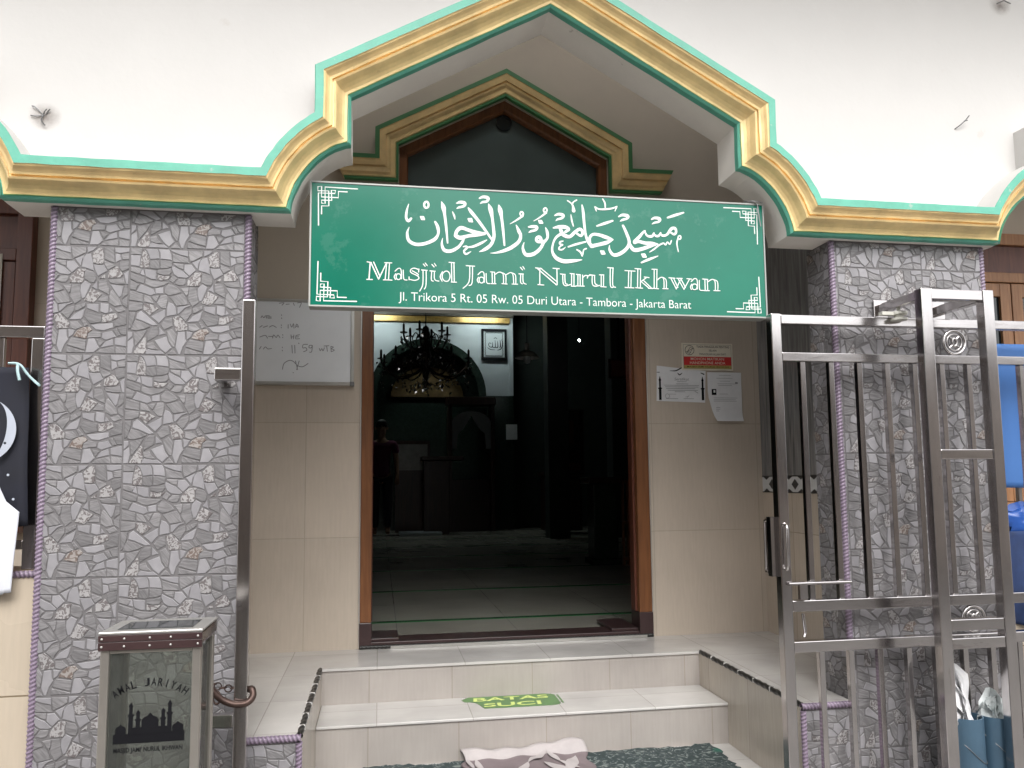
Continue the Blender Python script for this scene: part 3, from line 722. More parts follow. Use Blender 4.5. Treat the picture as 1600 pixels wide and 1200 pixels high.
arc2 = [(MC + 0.62 * math.cos(t), 2.62 + 0.52 * math.sin(t)) for t in [PI * i / 20 for i in range(21)]]
M['dim_gold'] = mat('dim_gold_panel', (0.12, 0.075, 0.025), .5, var=.4, scale=12)
rc.prism_y(arc2, 13.46, 13.515, 'dim_gold')
rc.build('mihrab_recess', bld)
fz = MB(); fz.box(-2.0, 2.186, 13.14, 13.34, 3.865, 3.96, 'gold_leaf'); fz.box(-2.0, 2.25, 13.1, 13.34, 3.965, 4.6, 'hall_ceiling')
for i in range(70):
    x = -1.98 + i * .06
    if x < 2.16: fz.box(x, x + .03, 13.125, 13.139, 3.875, 3.95, 'gold_leaf')
fz.build('gold_frieze', bld)

# ------------------------------------------------------------------ crazy-paving tile
STONES = """D 7,994 107,993 99,933 9,934|
L 9,927 95,926 86,820 9,830|
W 114,988 140,964 160,930 170,877 169,807 86,810 96,892|
L 121,991 235,990 250,958 256,900 175,891 162,935 145,969|
L 242,992 337,991 354,952 363,889 305,895 263,900 259,958|
D 175,882 254,890 260,808 232,799 172,809|
D 263,890 305,890 370,875 362,826 316,810 262,808|
L 342,991 502,987 504,926 434,942 363,971|
D 363,959 434,934 499,919 514,866 372,872|
D 375,865 468,857 465,803 418,821 380,848|
L 366,841 418,811 460,791 515,737 494,723 420,729 382,758 362,807|
L 473,854 533,856 576,800 519,742 469,791|
D 11,816 121,800 98,767 85,748 12,773|
L 112,795 123,795 134,733 89,748|
L 128,800 230,787 232,702 193,703 139,728|
D 242,792 307,800 357,814 368,778 345,749 289,745 240,760|
W 243,750 294,740 364,744 332,706 272,692 241,702|
D 12,763 85,736 134,716 129,660 68,671 9,700|
D 141,708 198,693 272,685 342,679 301,648 218,625 171,640 136,660|
D 368,739 382,744 415,719 379,671 342,696|
D 427,717 490,718 491,680 468,653 431,651 389,669|
D 9,691 87,656 60,594 9,604|
L 103,656 162,631 211,611 228,567 191,548 131,569 63,586|
L 227,620 296,634 298,571 231,567|
D 338,662 370,662 422,627 453,588 396,565 345,556 307,576 306,624|
D 12,590 61,582 124,564 125,487 7,503|
D 133,559 187,539 223,473 132,491|
D 196,539 270,559 239,490 230,495|
D 275,557 326,561 341,527 324,431 282,436 244,480|
D 350,541 423,564 472,576 494,539 514,476 481,467 412,458 383,502|
D 441,627 519,638 512,568 498,549 465,598|
D 507,987 632,986 631,935 578,904 523,875 508,936|
L 639,990 721,990 693,958 643,932|
W 730,977 748,987 767,982 780,933 780,836 733,829 691,839 686,886 680,929|
D 783,989 865,991 875,845 826,860 788,880|
L 869,991 996,992 996,955 917,937 875,949|
L 875,935 917,929 930,878 882,849|
D 926,934 996,948 996,882 937,878|
D 937,868 996,877 996,795 939,766 915,800 914,854|
L 537,873 620,913 598,862 588,807|
L 607,891 632,918 671,927 689,861 702,764 651,784 595,799|
L 692,827 743,822 785,826 816,768 736,715 712,769|
D 784,865 868,830 878,815 818,777 789,826|
W 892,815 906,810 949,737 922,708 820,702 823,768|
W 746,696 796,739 799,700|
D 632,775 698,759 722,720 723,686 705,653 663,663 625,688 624,746|
W 522,732 567,780 637,782 619,741 619,673 607,649 501,650 500,694|
D 820,690 922,703 957,707 970,649 896,647 840,660|
L 954,751 996,780 996,648 977,649|
L 687,614 730,672 739,589|
D 744,676 807,680 836,607 838,544 781,574 743,594|
L 840,646 896,640 956,630 940,542 922,523 869,602|
D 963,634 996,639 996,556 945,513 944,547|
L 630,673 682,643 660,580 634,513 611,504 591,577 594,630|
D 519,638 585,637 606,494 552,451 508,524 516,597|
W 683,604 777,554 727,487 705,468 625,489 656,551|
D 782,549 829,529 830,481 737,487|
D 846,583 864,597 927,513 946,455 886,439 839,471 838,544|
D 945,498 996,541 996,424 951,455|
D 7,489 128,479 125,424 69,401 4,402|
W 133,475 189,471 264,432 186,363 129,414|
L 111,407 177,351 258,277 216,268 132,308 71,329 79,381|
L 196,355 320,428 321,353 267,291|
L 344,495 384,478 408,444 418,376 331,358 331,440|
L 421,448 528,471 537,461 491,442 437,383 423,385|
D 442,371 487,423 547,437 551,393 499,312|
D 9,392 67,391 61,338 36,247 8,229|
D 62,319 132,299 198,261 161,240 83,218 27,228 40,276|
D 281,282 326,339 377,348 388,270 315,228|
W 382,352 428,366 466,341 516,277 510,229 413,221 397,289|
D 172,177 189,230 216,263 263,258 265,180 173,119|
L 272,258 330,194 272,180|
L 4,209 46,209 47,170 6,127|
D 55,204 171,230 162,206 126,144 72,73 61,151|
L 6,118 52,155 62,83 46,6 4,4|
W 95,82 149,168 163,149 168,42 153,4 50,6 77,54|
D 169,105 222,121 239,80 277,45 221,46 175,62|
L 233,133 337,174 355,111 384,67 334,15 286,54|
D 334,218 384,246 423,187 411,76 393,72 359,125|
L 431,216 494,220 500,157 512,127 481,75 459,4 441,8 416,71|
L 166,38 184,52 249,38 287,40 334,4 157,4|
D 352,14 393,57 436,4 353,4|
D 556,441 644,469 643,435 585,397 555,386|
L 654,457 756,460 753,380 655,416|
L 767,472 839,461 839,379 809,372 764,389|
L 847,432 878,392 841,379|
D 882,417 951,445 985,405 916,382|
L 508,307 554,364 643,416 624,338 610,314|
D 665,386 781,365 781,292 686,272 633,343|
W 786,360 902,377 917,333 829,289 783,292|
D 921,363 990,386 992,274 886,246 890,300 931,333|
D 520,292 578,296 626,246 571,218 522,234|
D 606,310 629,319 672,265 640,246|
B 580,213 621,242 682,248 706,216 669,187 661,134 549,158|
L 691,265 783,277 876,286 882,242 803,214 738,220|
L 506,224 566,213 544,165 512,142|
D 674,187 710,216 785,195 781,151 716,148 666,139|
L 794,195 873,213 911,158 824,126 786,146|
D 877,227 910,236 948,172 916,163|
D 919,239 993,259 995,176 948,177|
D 535,146 661,124 654,32 574,53 500,79|
L 675,139 726,143 770,54 729,11 655,8 667,86|
D 740,137 810,117 774,64|
L 779,54 824,116 879,140 890,81|
L 898,144 995,167 996,69 899,86|
D 500,65 650,23 650,8 492,7|
D 743,9 779,44 900,71 901,5|
D 904,71 996,55 996,4 906,5"""
TW, TH = 0.372, 0.367
def clip(poly, nx, ny, d):
    """keep the part of the polygon with n.p <= d"""
    out = []
    for i in range(len(poly)):
        a, b = poly[i], poly[(i + 1) % len(poly)]
        da = a[0] * nx + a[1] * ny - d; db = b[0] * nx + b[1] * ny - d
        if da <= 0: out.append(a)
        if (da < 0 < db) or (db < 0 < da):
            t = da / (da - db); out.append((a[0] + (b[0] - a[0]) * t, a[1] + (b[1] - a[1]) * t))
    return out
rs = random.Random(11)
CELLS = []
def shrink(p, g):
    """move every side of the outline inwards by g"""
    n = len(p); L = []
    ar = sum(p[i][0] * p[(i + 1) % n][1] - p[(i + 1) % n][0] * p[i][1] for i in range(n))
    sg = 1 if ar > 0 else -1
    out = []
    for i in range(n):
        a, b, c = p[i - 1], p[i], p[(i + 1) % n]
        d1 = (b[0] - a[0], b[1] - a[1]); d2 = (c[0] - b[0], c[1] - b[1])
        l1 = math.hypot(*d1) or 1e-9; l2 = math.hypot(*d2) or 1e-9
        n1 = (-d1[1] / l1 * sg, d1[0] / l1 * sg); n2 = (-d2[1] / l2 * sg, d2[0] / l2 * sg)
        m = (n1[0] + n2[0], n1[1] + n2[1]); lm = math.hypot(*m) or 1e-9
        k = g / max(.45, (m[0] * n1[0] + m[1] * n1[1]) / lm)
        out.append((b[0] + m[0] / lm * k, b[1] + m[1] / lm * k))
    return out if sg > 0 else out[::-1]
for i, s in enumerate(STONES.replace('\n', '').split('|')):
    a = s.split(); c = a[0]
    p = [(float(q.split(',')[0]) / 1000 * TW, float(q.split(',')[1]) / 1000 * TH) for q in a[1:]]
    p = shrink(p, 0.0001)
    tn = {'L': rs.uniform(0.9, 1.1), 'D': rs.uniform(0.8, 1.16), 'W': rs.uniform(.95, 1.08), 'B': 1.0}[c]
    CELLS.append((p, {'L': 'st_light', 'D': 'st_dark', 'W': 'st_white', 'B': 'st_brown'}[c], (tn, rs.random(), tn)))

def lay_tile(mb, put, a0, b0, amin, amax, bmin, bmax):
    """one printed tile with its corner at (a0,b0); put maps (a,b,height) to the world; clipped to the face"""
    for ci, (poly, mt, tn) in enumerate(CELLS):
        dh = .00003 * (ci % 17)
        p = [(q[0] + a0, q[1] + b0) for q in poly]
        for n in ((-1, 0, -amin), (1, 0, amax), (0, -1, -bmin), (0, 1, bmax)):
            p = clip(p, *n)
            if len(p) < 3: break
        if len(p) < 3: continue
        n = len(p)
        inn = shrink(p, 0.0016) if len(p) == len(poly) else p
        if len(inn) == len(p) and inn is not p: p = p if sum(p[i][0] * p[(i + 1) % n][1] - p[(i + 1) % n][0] * p[i][1] for i in range(n)) > 0 else p[::-1]
        vs = [put(q[0], q[1], 0.0) for q in p] + [put(q[0], q[1], 0.0014 + dh) for q in inn]
        mb.add(vs, [tuple(range(n, 2 * n))] + [(i, (i + 1) % n, n + (i + 1) % n, n + i) for i in range(n)], mt, tn)

def clad(mb, put, amin, amax, bmin, bmax, aoff, boff):
    a = aoff
    while a > amin: a -= TW
    while a < amax:
        b = boff
        while b > bmin: b -= TH
        while b < bmax:
            lay_tile(mb, put, a, b, max(amin, a), min(amax, a + TW), max(bmin, b), min(bmax, b + TH))
            b += TH
        a += TW

def front(y):
    return lambda a, b, h: (a, y - h, b)

def make_pillar(x0, x1, label, aoff, boff, inner):
    t = thing('tiled_pillar', label, 'pillar', ((x0 + x1) / 2, YW + .1, 0), 'tiled pillars either side of the doorway')
    c = MB(); c.box(x0 + .004, x1 - .004, YW + 0.003, YW + .175, 0, ZL + .02, 'grout')
    c.build('pillar_core', t)
    f = MB()
    clad(f, front(YW + .0022), x0 + .018, x1 - .018, 0.0, ZL - .005, aoff, boff)
    f.build('front_stone_tiles', t)
    s = MB()
    xs = x1 - .0035 if inner > 0 else x0 + .0035
    clad(s, (lambda a, b, h: (xs + h * inner, a, b)), YW + .02, YW + .172, 0.0, ZL - .005, YW + .02 - .1, boff)
    xo = x0 + .0035 if inner > 0 else x1 - .0035
    clad(s, (lambda a, b, h: (xo - h * inner, a, b)), YW + .02, YW + .172, 0.0, ZL - .005, YW + .02 - .1, boff)
    s.build('side_stone_tiles', t)
    for x in (x0 + .010, x1 - .010):
        r = MB(); z = 0.0; r.rope((x, YW + .006, 0), (x, YW + .006, ZL - .004), .0115, 'purple')
        r.build('edge_trim', t, smooth=60)
    return t
make_pillar(-1.09, -0.445, 'grey crazy-paving tiled pillar behind the donation box', -0.838, 0.137, 1)
make_pillar(1.745, 2.43, 'grey crazy-paving tiled pillar behind the steel sliding gate', 1.772, 0.164, -1)

# ------------------------------------------------------------------ platform and steps
PZ, TZ = 0.341, 0.181
st = thing('entrance_steps', 'cream tiled entrance steps and landing with black rope edging', 'steps', (0.645, 3.5, 0))
b = MB()
b.prism_z([(-0.444, 2.775), (-0.25, 2.775), (-0.25, 4.1), (-0.81, 4.1), (-0.81, 2.957), (-0.444, 2.957)], 0, PZ - .012, 'curb'); b.build('side_block', st)
b = MB(); b.prism_z([(1.744, 2.775), (1.744, 2.957), (2.1, 2.957), (2.1, 4.1), (1.535, 4.1), (1.535, 2.775)], 0, PZ - .012, 'curb'); b.build('side_block', st)
b = MB(); b.box(-0.25, 1.535, 3.712, 4.1, 0, PZ - .012, 'riser'); b.build('riser', st)
b = MB(); b.box(-0.2495, 1.5345, 3.402, 3.712, 0, TZ - .012, 'riser'); b.build('riser', st)
b = MB()
b.prism_z([(-0.444, 2.768), (-0.262, 2.768), (-0.262, 3.704), (1.547, 3.704), (1.547, 2.768), (1.744, 2.768), (1.744, 2.958), (2.1, 2.958), (2.1, 4.1), (-.81, 4.1), (-.81, 2.958), (-.444, 2.958)], PZ - .012, PZ, 'step_top')
b.build('landing_floor', st)
b = MB(); b.box(-0.249, 1.534, 2.1, 3.4015, 0.0005, 0.005, 'step_top'); b.build('lower_landing', st)
b = MB(); b.box(-0.249, 1.534, 3.394, 3.712, TZ - .012, TZ, 'step_top'); b.build('tread', st, bevel=.003)
for x in (-.256, 1.541):
    b = MB(); b.rope((x, 2.775, PZ - .004), (x, 3.704, PZ - .004), .0105, 'black_trim', pitch=.05)
    for y in (2.86, 3.0, 3.14, 3.28, 3.42, 3.56): b.box(x - .0112, x + .0112, y, y + .0022, PZ - .012, PZ + .0075, 'step_top')
    b.build('black_rope_edge', st, smooth=60)
for x0, x1 in ((-.445, -.25), (1.535, 1.745)):
    b = MB(); b.box(x0, x1, 2.770, 2.7745, 0, PZ - .02, 'grout')
    clad(b, front(2.7698), x0 + .004, x1 - .012 if x0 < 0 else x1, 0, PZ - .022, x0 - .05, PZ - .022 - TH)
    b.build('stone_tiled_front', st)
    b = MB(); b.rope((x0, 2.768, PZ - .008), (x1, 2.768, PZ - .008), .0115, 'purple')
    xe = x1 - .006 if x0 < 0 else x0 + .006
    b.rope((xe, 2.766, 0), (xe, 2.766, PZ - .02), .0105, 'purple')
    b.build('purple_rope_edge', st, smooth=60)

# ------------------------------------------------------------------ hall floor and door
M['hall_floor'] = mat_tile('pale_hall_floor_tile', (0.32, 0.31, 0.265), 0.65, 0.65, 0.1, 4.72, (0, 1), joint=(0.2, 0.2, 0.18), mortar=.002, rough=0.2, grain=.02)
M['green_strip'] = mat('dark_green_floor_strip', (0.012, 0.10, 0.030), 0.2)
f = MB(); f.box(-2.0, 5.0, 4.22, 13.6, 0.0, 0.36, 'hall_floor')
f.build('hall_floor', kind='structure')
f = MB()
for y in (4.722, 6.01, 7.395, 8.716, 10.0, 11.3):
    f.box(-2.0, 5.0, y - .02, y + .02, 0.350, 0.364, 'green_strip')
f.build('floor_strip', kind='structure')

d = thing('door_frame', 'brown varnished door frame with gabled dark glass transom over the open doorway', 'door frame', (0.685, 4.1, PZ))
for x0, x1 in ((DX0, -0.037), (1.368, DX1)):
    j = MB(); j.box(x0, x1, 4.088, 4.222, 0.47, DTOP + .06, 'wood')
    j.box(x0 + (.045 if x0 < 0 else -.012), x1 + (.004 if x0 < 0 else -.055), 4.13, 4.20, 0.47, DTOP, 'wood_red')
    o = j.build('door_jamb', d, bevel=.004)
    k = MB(); k.box(x0 - .003, x1 + .003, 4.084, 4.225, PZ, 0.4695, 'plinth'); k.build('jamb_plinth', o, bevel=.003)
j = MB(); j.box(-0.037, 1.368, 4.09, 4.22, DTOP, DTOP + .06, 'wood'); j.build('lintel', d, bevel=.004)
j = MB(); j.box(-0.0365, 1.3675, 4.094, 4.26, PZ, 0.372, 'plinth')
j.box(-0.0365, 0.10, 4.12, 4.34, 0.372, .385, 'plinth'); j.box(1.22, 1.3675, 4.12, 4.42, 0.372, .385, 'plinth')
j.build('threshold', d, bevel=.002)
j = MB(); j.rope((DX0, 4.086, PZ + .010), (DX1, 4.086, PZ + .010), .009, 'black_trim', pitch=.02)
j.box(0.06, 1.40, 4.070, 4.0765, PZ + .001, PZ + .014, 'alu')
j.build('rope_edge', d, smooth=60)
# transom
gi = [(GX0, 2.42), (GX0, GZ), ((GX0 + GX1) / 2, GA), (GX1, GZ), (GX1, 2.42)]
tf = MB(); sweep(tf, [(x, z) for x, z in gi], 4.1, [(-.048, -.10, 'wood'), (-.048, -.03, 'wood'), (-.04, -.018, 'wood'), (-.004, -.012, 'wood'), (-.001, -.012, 'wood'), (-.001, -.10, 'wood')])
o = tf.build('transom_frame', d)
tg = MB(); q = miter(gi, -.03)
M['transom_glass'] = mat('grey_green_transom_glass', (0.075, 0.10, 0.098), 0.10, var=0.25, scale=1.5, spec=0.8)
tg.prism_y(q[::-1], 4.165, 4.171, 'transom_glass'); tg.build('transom_pane', d)
tv = MB(); tv.lathe([(0.045, 0), (0.045, -.01), (.038, -.012), (.036, -.004)], (0.672, 4.166, 3.155), 'dark_glass', n=24, axis='y'); tv.build('transom_vent', d, smooth=40)
tl = MB()
for xx in (DX0 - .006, DX1 + .0005): tl.box(xx, xx + .0055, 4.092, 4.0995, .345, 2.35, 'alu')
tl.build('jamb_sealant_line', d)

# ------------------------------------------------------------------ name sign
SX0, SX1, SZ0, SZ1, SY = -0.2495, 1.482, 1.789, 2.245, 2.80
sg = thing('mosque_name_sign', 'long green mosque name sign with white Arabic and Latin lettering', 'sign', ((SX0 + SX1) / 2, SY, SZ0))
q = MB(); q.box(SX0 + .006, SX1 - .006, SY, SY + .055, SZ0 + .006, SZ1 - .006, 'sign'); q.build('sign_panel', sg)
q = MB()
q.box(SX0, SX1, SY - .003, SY + .06, SZ1 - .0055, SZ1, 'sign_edge'); q.box(SX0, SX1, SY - .003, SY + .06, SZ0, SZ0 + .0055, 'sign_edge')
q.box(SX0, SX0 + .0055, SY - .0025, SY + .06, SZ0 + .0055, SZ1 - .0055, 'sign_edge'); q.box(SX1 - .0055, SX1, SY - .0025, SY + .06, SZ0 + .0055, SZ1 - .0055, 'sign_edge')
q.build('sign_edge', sg)
SY1 = SY - .0008
q = MB(); ink(q, decode(ARABIC), SY1, 'signwhite'); q.build('arabic_lettering', sg)
q = MB(); ink(q, decode(LATIN), SY1, 'signwhite', wmul=.95); q.build('name_lettering', sg)
q = MB(); add_text(q, 'Jl. Trikora 5 Rt. 05 Rw. 05 Duri Utara - Tambora - Jakarta Barat', rect_xz(0.064, 1.170, 1.8085, 1.850, SY1), 'signwhite', offset=-.006); q.build('address_lettering', sg)
orn = decode(ORN)
SCX, SCZ = (SX0 + SX1) / 2, (SZ0 + SZ1) / 2
for mx in (1, -1):
    for mz in (1, -1):
        q = MB()
        o2 = [[((SCX * 1000 + mx * (a - SCX * 1000)), (SCZ * 1000 + mz * (bb - SCZ * 1000)), c) for a, bb, c in s] for s in orn]
        ink(q, o2, SY1, 'signwhite', smooth=False); q.build('corner_ornament', sg)
q = MB(); q.tube([(1.42, 2.84, 2.27), (1.44, 2.80, 2.25), (1.452, 2.788, 2.24), (1.458, 2.788, 2.18), (1.462, 2.786, 2.15)], .0022, 'wire', n=6)
q.tube([(1.40, 2.86, 2.262), (1.43, 2.79, 2.252), (1.46, 2.785, 2.247), (1.478, 2.80, 2.25)], .0022, 'wire', n=6)
q.build('tie_wire', sg, smooth=60)

# ------------------------------------------------------------------ whiteboard and notices on the door wall
wbt = thing('whiteboard', 'whiteboard with faded handwritten prayer times left of the doorway', 'whiteboard', (-.5, 4.09, 1.56))
q = MB(); q.box(-0.90, -0.150, 4.074, 4.098, 1.682, 2.09, 'wb'); q.build('board_face', wbt)
q = MB(); q.box(-0.91, -0.133, 4.068, 4.0985, 1.665, 1.6815, 'alu'); q.box(-0.91, -0.133, 4.068, 4.0985, 2.0905, 2.105, 'alu'); q.box(-.1495, -.133, 4.068, 4.0985, 1.682, 2.09, 'alu')
q.build('board_frame', wbt, bevel=.002)
q = MB(); q.box(-.152, -.130, 4.066, 4.0988, 1.662, 1.684, 'wire'); q.build('frame_corner', wbt, bevel=.003)
q = MB(); ink(q, decode(WB), 4.0735, 'marker', wmul=.75); q.build('handwriting', wbt)

ph = thing('phone_notice', 'red and cream notice about switching off phones, topmost of the papers beside the doorway', 'notice', (1.80, 4.09, 1.77))
q = MB(); q.box(1.647, 1.945, 4.0905, 4.0985, 1.772, 1.924, 'cream'); q.build('notice_board', ph)
q = MB()
for a in ((1.655, 1.937, 1.780, 1.7815), (1.655, 1.937, 1.9145, 1.916)): q.box(a[0], a[1], 4.0898, 4.0904, a[2], a[3], 'wire')
for a in (1.655, 1.9355): q.box(a, a + .0015, 4.0898, 4.0904, 1.7816, 1.9144, 'wire')
q.build('border_line', ph)
q = MB(); q.box(1.6567, 1.9353, 4.0896, 4.0904, 1.800, 1.848, 'red'); q.build('red_band', ph)
q = MB(); q.box(1.6567, 1.9353, 4.0896, 4.0904, 1.7817, 1.7995, 'olive'); q.build('olive_band', ph)
q = MB()
add_text(q, 'TIADA PANGGILAN PENTING', rect_xz(1.733, 1.925, 1.898, 1.910, 4.090), 'ink', offset=.003)
add_text(q, 'SELAIN', rect_xz(1.805, 1.85, 1.878, 1.889, 4.090), 'ink', offset=.003)
add_text(q, 'PANGGILAN ALLAH SWT', rect_xz(1.75, 1.905, 1.857, 1.868, 4.090), 'ink', offset=.003)
add_text(q, "MASJID JAMI' NURUL IKHWAN", rect_xz(1.675, 1.92, 1.7855, 1.795, 4.0892), 'ink', offset=.002)
q.build('dark_lettering', ph)
q = MB()
q.torus((1.692, 4.0902, 1.884), .026, .0013, 'ink', n=28, k=6)
for s in (((1.677, 1.872), (1.697, 1.902)), ((1.692, 1.864), (1.710, 1.893)), ((1.677, 1.872), (1.692, 1.864)), ((1.697, 1.902), (1.710, 1.893)), ((1.683, 1.878), (1.698, 1.870)), ((1.668, 1.872), (1.716, 1.896))):
    q.tube([(s[0][0], 4.0902, s[0][1]), (s[1][0], 4.0902, s[1][1])], .0011, 'ink', n=5)
q.build('phone_icon', ph)
q = MB()
add_text(q, 'MOHON MATIKAN', rect_xz(1.697, 1.893, 1.828, 1.843, 4.0892), 'cream', offset=.003)
add_text(q, 'HANDPHONE ANDA', rect_xz(1.692, 1.900, 1.806, 1.821, 4.0892), 'cream', offset=.003)
q.build('pale_lettering', ph)

ce_ = thing('certificate', 'certificate with two minaret drawings taped below the phone notice', 'certificate', (1.63, 4.09, 1.59))
q = MB(); q.add([(1.495, 4.0965, 1.600), (1.776, 4.0965, 1.592), (1.784, 4.094, 1.768), (1.500, 4.094, 1.795)], [(0, 1, 2, 3)], 'paper'); q.build('sheet', ce_)
q = MB()
for x in (1.515, 1.762):
    q.prism_y([(x - .006, 1.605), (x + .008, 1.605), (x + .008, 1.665), (x + .012, 1.667), (x + .012, 1.672), (x + .006, 1.674), (x + .006, 1.712), (x + .009, 1.715), (x + .006, 1.72), (x + .001, 1.738), (x - .004, 1.72), (x - .007, 1.715), (x - .004, 1.712), (x - .004, 1.674), (x - .010, 1.672), (x - .010, 1.667), (x - .006, 1.665)], 4.0925, 4.0935, 'ink')
ink(q, [[(1575, 1767, 20), (1610, 1768, 60), (1640, 1783, 60), (1644, 1785, 20)], [(1620, 1755, 30), (1630, 1745, 60), (1645, 1755, 30)], [(1755, 1757, 40), (1772, 1750, 70)], [(1500, 1758, 30), (1514, 1758, 40)]], 4.0925, 'ink')
add_text(q, 'Sertifikat', rect_xz(1.60, 1.685, 1.714, 1.729, 4.0925), 'greyink', shear=.2)
for z, a, b2 in ((1.706, 1.615, 1.67), (1.694, 1.61, 1.68), (1.686, 1.54, 1.742), (1.677, 1.545, 1.738), (1.668, 1.55, 1.72), (1.658, 1.56, 1.735), (1.650, 1.6, 1.66), (1.612, 1.548, 1.618), (1.612, 1.65, 1.71)):
    q.box(a, b2, 4.0926, 4.0932, z, z + .0022, 'greyink')
q.torus((1.557, 4.0928, 1.627), .012, .001, 'greyink', n=20, k=5); q.box(1.565, 1.608, 4.0926, 4.0932, 1.637, 1.6385, 'greyink')
ink(q, [[(1660, 1622, 12), (1680, 1628, 12), (1668, 1618, 12), (1685, 1634, 12)], [(1715, 1655, 20), (1735, 1645, 30)]], 4.0925, 'greyink')
q.build('print', ce_)

wp = thing('paper_notice', 'white printed sheet with torn curled lower corner, right of the certificate', 'notice', (1.9, 4.09, 1.48))
q = MB()
P = []
for i in range(9):
    t = i / 8
    z = 1.762 - .282 * t
    cur = .0 if t < .75 else (t - .75) ** 2 * .35
    xl = 1.792 + (0.0 if t < .45 else (t - .45) * .075)
    P.append([(xl + (1.992 - xl) * k / 5, 4.0925 - cur * (1 - .3 * k / 5), z + cur * .4) for k in range(6)])
vs = [p for r in P for p in r]
q.add(vs, [(i * 6 + k, i * 6 + k + 1, (i + 1) * 6 + k + 1, (i + 1) * 6 + k) for i in range(8) for k in range(5)], 'paper')
q.build('sheet', wp, smooth=40)
q = MB()
for z, a, b2 in ((1.745, 1.86, 1.93), (1.728, 1.845, 1.94), (1.712, 1.865, 1.925), (1.697, 1.85, 1.955), (1.688, 1.855, 1.935), (1.640, 1.86, 1.91), (1.618, 1.825, 1.965), (1.608, 1.825, 1.955), (1.600, 1.825, 1.96)):
    q.box(a, b2, 4.0914, 4.092, z, z + .0016, 'greyink')
q.box(1.815, 1.842, 4.0912, 4.092, 1.635, 1.668, 'ink'); q.box(1.825, 1.836, 4.0905, 4.0911, 1.648, 1.662, 'paper'); q.box(1.955, 1.970, 4.0912, 4.092, 1.698, 1.708, 'greyink')
q.box(1.838, 1.862, 4.0912, 4.092, 1.565, 1.567, 'greyink'); q.box(1.838, 1.862, 4.0912, 4.092, 1.555, 1.557, 'greyink'); q.box(1.838, 1.855, 4.0912, 4.092, 1.545, 1.547, 'greyink')
q.build('print', wp)

# ------------------------------------------------------------------ floor sticker
sk = thing('floor_sticker', 'torn green floor sticker reading BATAS SUCI on the tread', 'sticker', (.6, 3.6, TZ))
SP = [(0.373, 3.663), (0.38, 3.672), (0.408, 3.703), (0.762, 3.704), (0.79, 3.695), (0.807, 3.676), (0.807, 3.56), (0.805, 3.535), (0.79, 3.52), (0.756, 3.513), (0.46, 3.517), (0.438, 3.597), (0.425, 3.618), (0.41, 3.629), (0.385, 3.632)]
q = MB(); q.prism_z(SP[::-1], TZ + .0005, TZ + .0014, 'stick_green')
q.prism_z([(0.815, 3.676), (.823, 3.676), (0.822, 3.545), (0.813, 3.532)][::-1], TZ + .0005, TZ + .0014, 'stick_green'); q.build('sticker_sheet', sk)
q = MB()
add_text(q, 'BATAS', lambda u, v: (0.424 + .345 * u + .005 * v, 3.628 + .055 * v, TZ + .0019), 'stick_text', offset=.02)
add_text(q, 'SUCI', lambda u, v: (0.460 + .258 * u + .005 * v, 3.535 + .058 * v, TZ + .0019), 'stick_text', offset=.02)
q.build('lettering', sk)

# ------------------------------------------------------------------ steel gate, guide frame, lock post
def bar(mb, x0, x1, y0, y1, z0, z1, mt='steel'): return mb.box(x0, x1, y0, y1, z0, z1, mt)
GY0, GY1 = 2.685, 2.72
gt = thing('sliding_gate', 'stainless steel sliding gate of vertical bars, slid open across the pillar on the right', 'gate', (2.2, 2.70, 0))
GXE = 3.3
q = MB(); bar(q, 1.433, 1.473, GY0 - .003, GY1 + .003, 0.03, 1.783); q.build('stile', gt, bevel=.003)
q = MB(); bar(q, GXE - .04, GXE, GY0 - .003, GY1 + .003, 0.03, 1.783); q.build('stile', gt, bevel=.003)
for z0, z1 in ((1.745, 1.780), (1.605, 1.638), (0.690, 0.730), (0.545, 0.585), (0.05, 0.09)):
    q = MB(); bar(q, 1.4735, GXE - .0405, GY0, GY1, z0, z1, 'steel_h'); q.build('rail', gt, bevel=.003)
def bars(z0, z1, xs):
    q = MB(); bar(q, xs[0] - .0105, xs[0] + .0105, GY0 + .006, GY1 - .006, z0, z1)
    first = q.build('bar', gt, bevel=.002)
    for x in xs[1:]:
        copy_tree(first, gt, (x - xs[0], 0, 0))
bars(0.7305, 1.6045, [1.558 + .1165 * k for k in range(15)])
bars(0.0905, 0.5445, [1.584 + .1165 * k for k in range(15)])
for x, z in ((2.205, 1.6915), (2.215, 0.6375)):
    q = MB(); q.torus((x, 2.700, z), .046, .0062, 'steel'); q.torus((x, 2.700, z), .032, .003, 'steel')
    q.torus((x, 2.700, z), .015, .006, 'steel', squash=.62)
    for a in (0.25, 0.75, 1.25, 1.75):
        q.tube([(x + .017 * math.cos(a * PI) * .7, 2.70, z + .017 * math.sin(a * PI)), (x + .033 * math.cos(a * PI), 2.70, z + .033 * math.sin(a * PI))], .004, 'steel', n=6)
    q.build('ring_ornament', gt, smooth=60)
q = MB(); q.tube([(1.452, 2.681, 1.005), (1.452, 2.668, 1.003), (1.452, 2.664, .99), (1.451, 2.664, .86), (1.451, 2.668, .845), (1.451, 2.681, .843)], .0055, 'steel', n=10); q.build('pull_handle', gt, smooth=60)
q = MB(); q.tube([(1.418, 2.731, 1.02), (1.418, 2.757, 1.015), (1.418, 2.758, 1.0), (1.416, 2.758, .84), (1.416, 2.757, .83), (1.418, 2.731, .825)], .008, 'steel', n=10); q.box(1.410, 1.4325, 2.705, 2.735, .815, 1.03, 'steel'); q.build('pull_handle', gt, smooth=60)
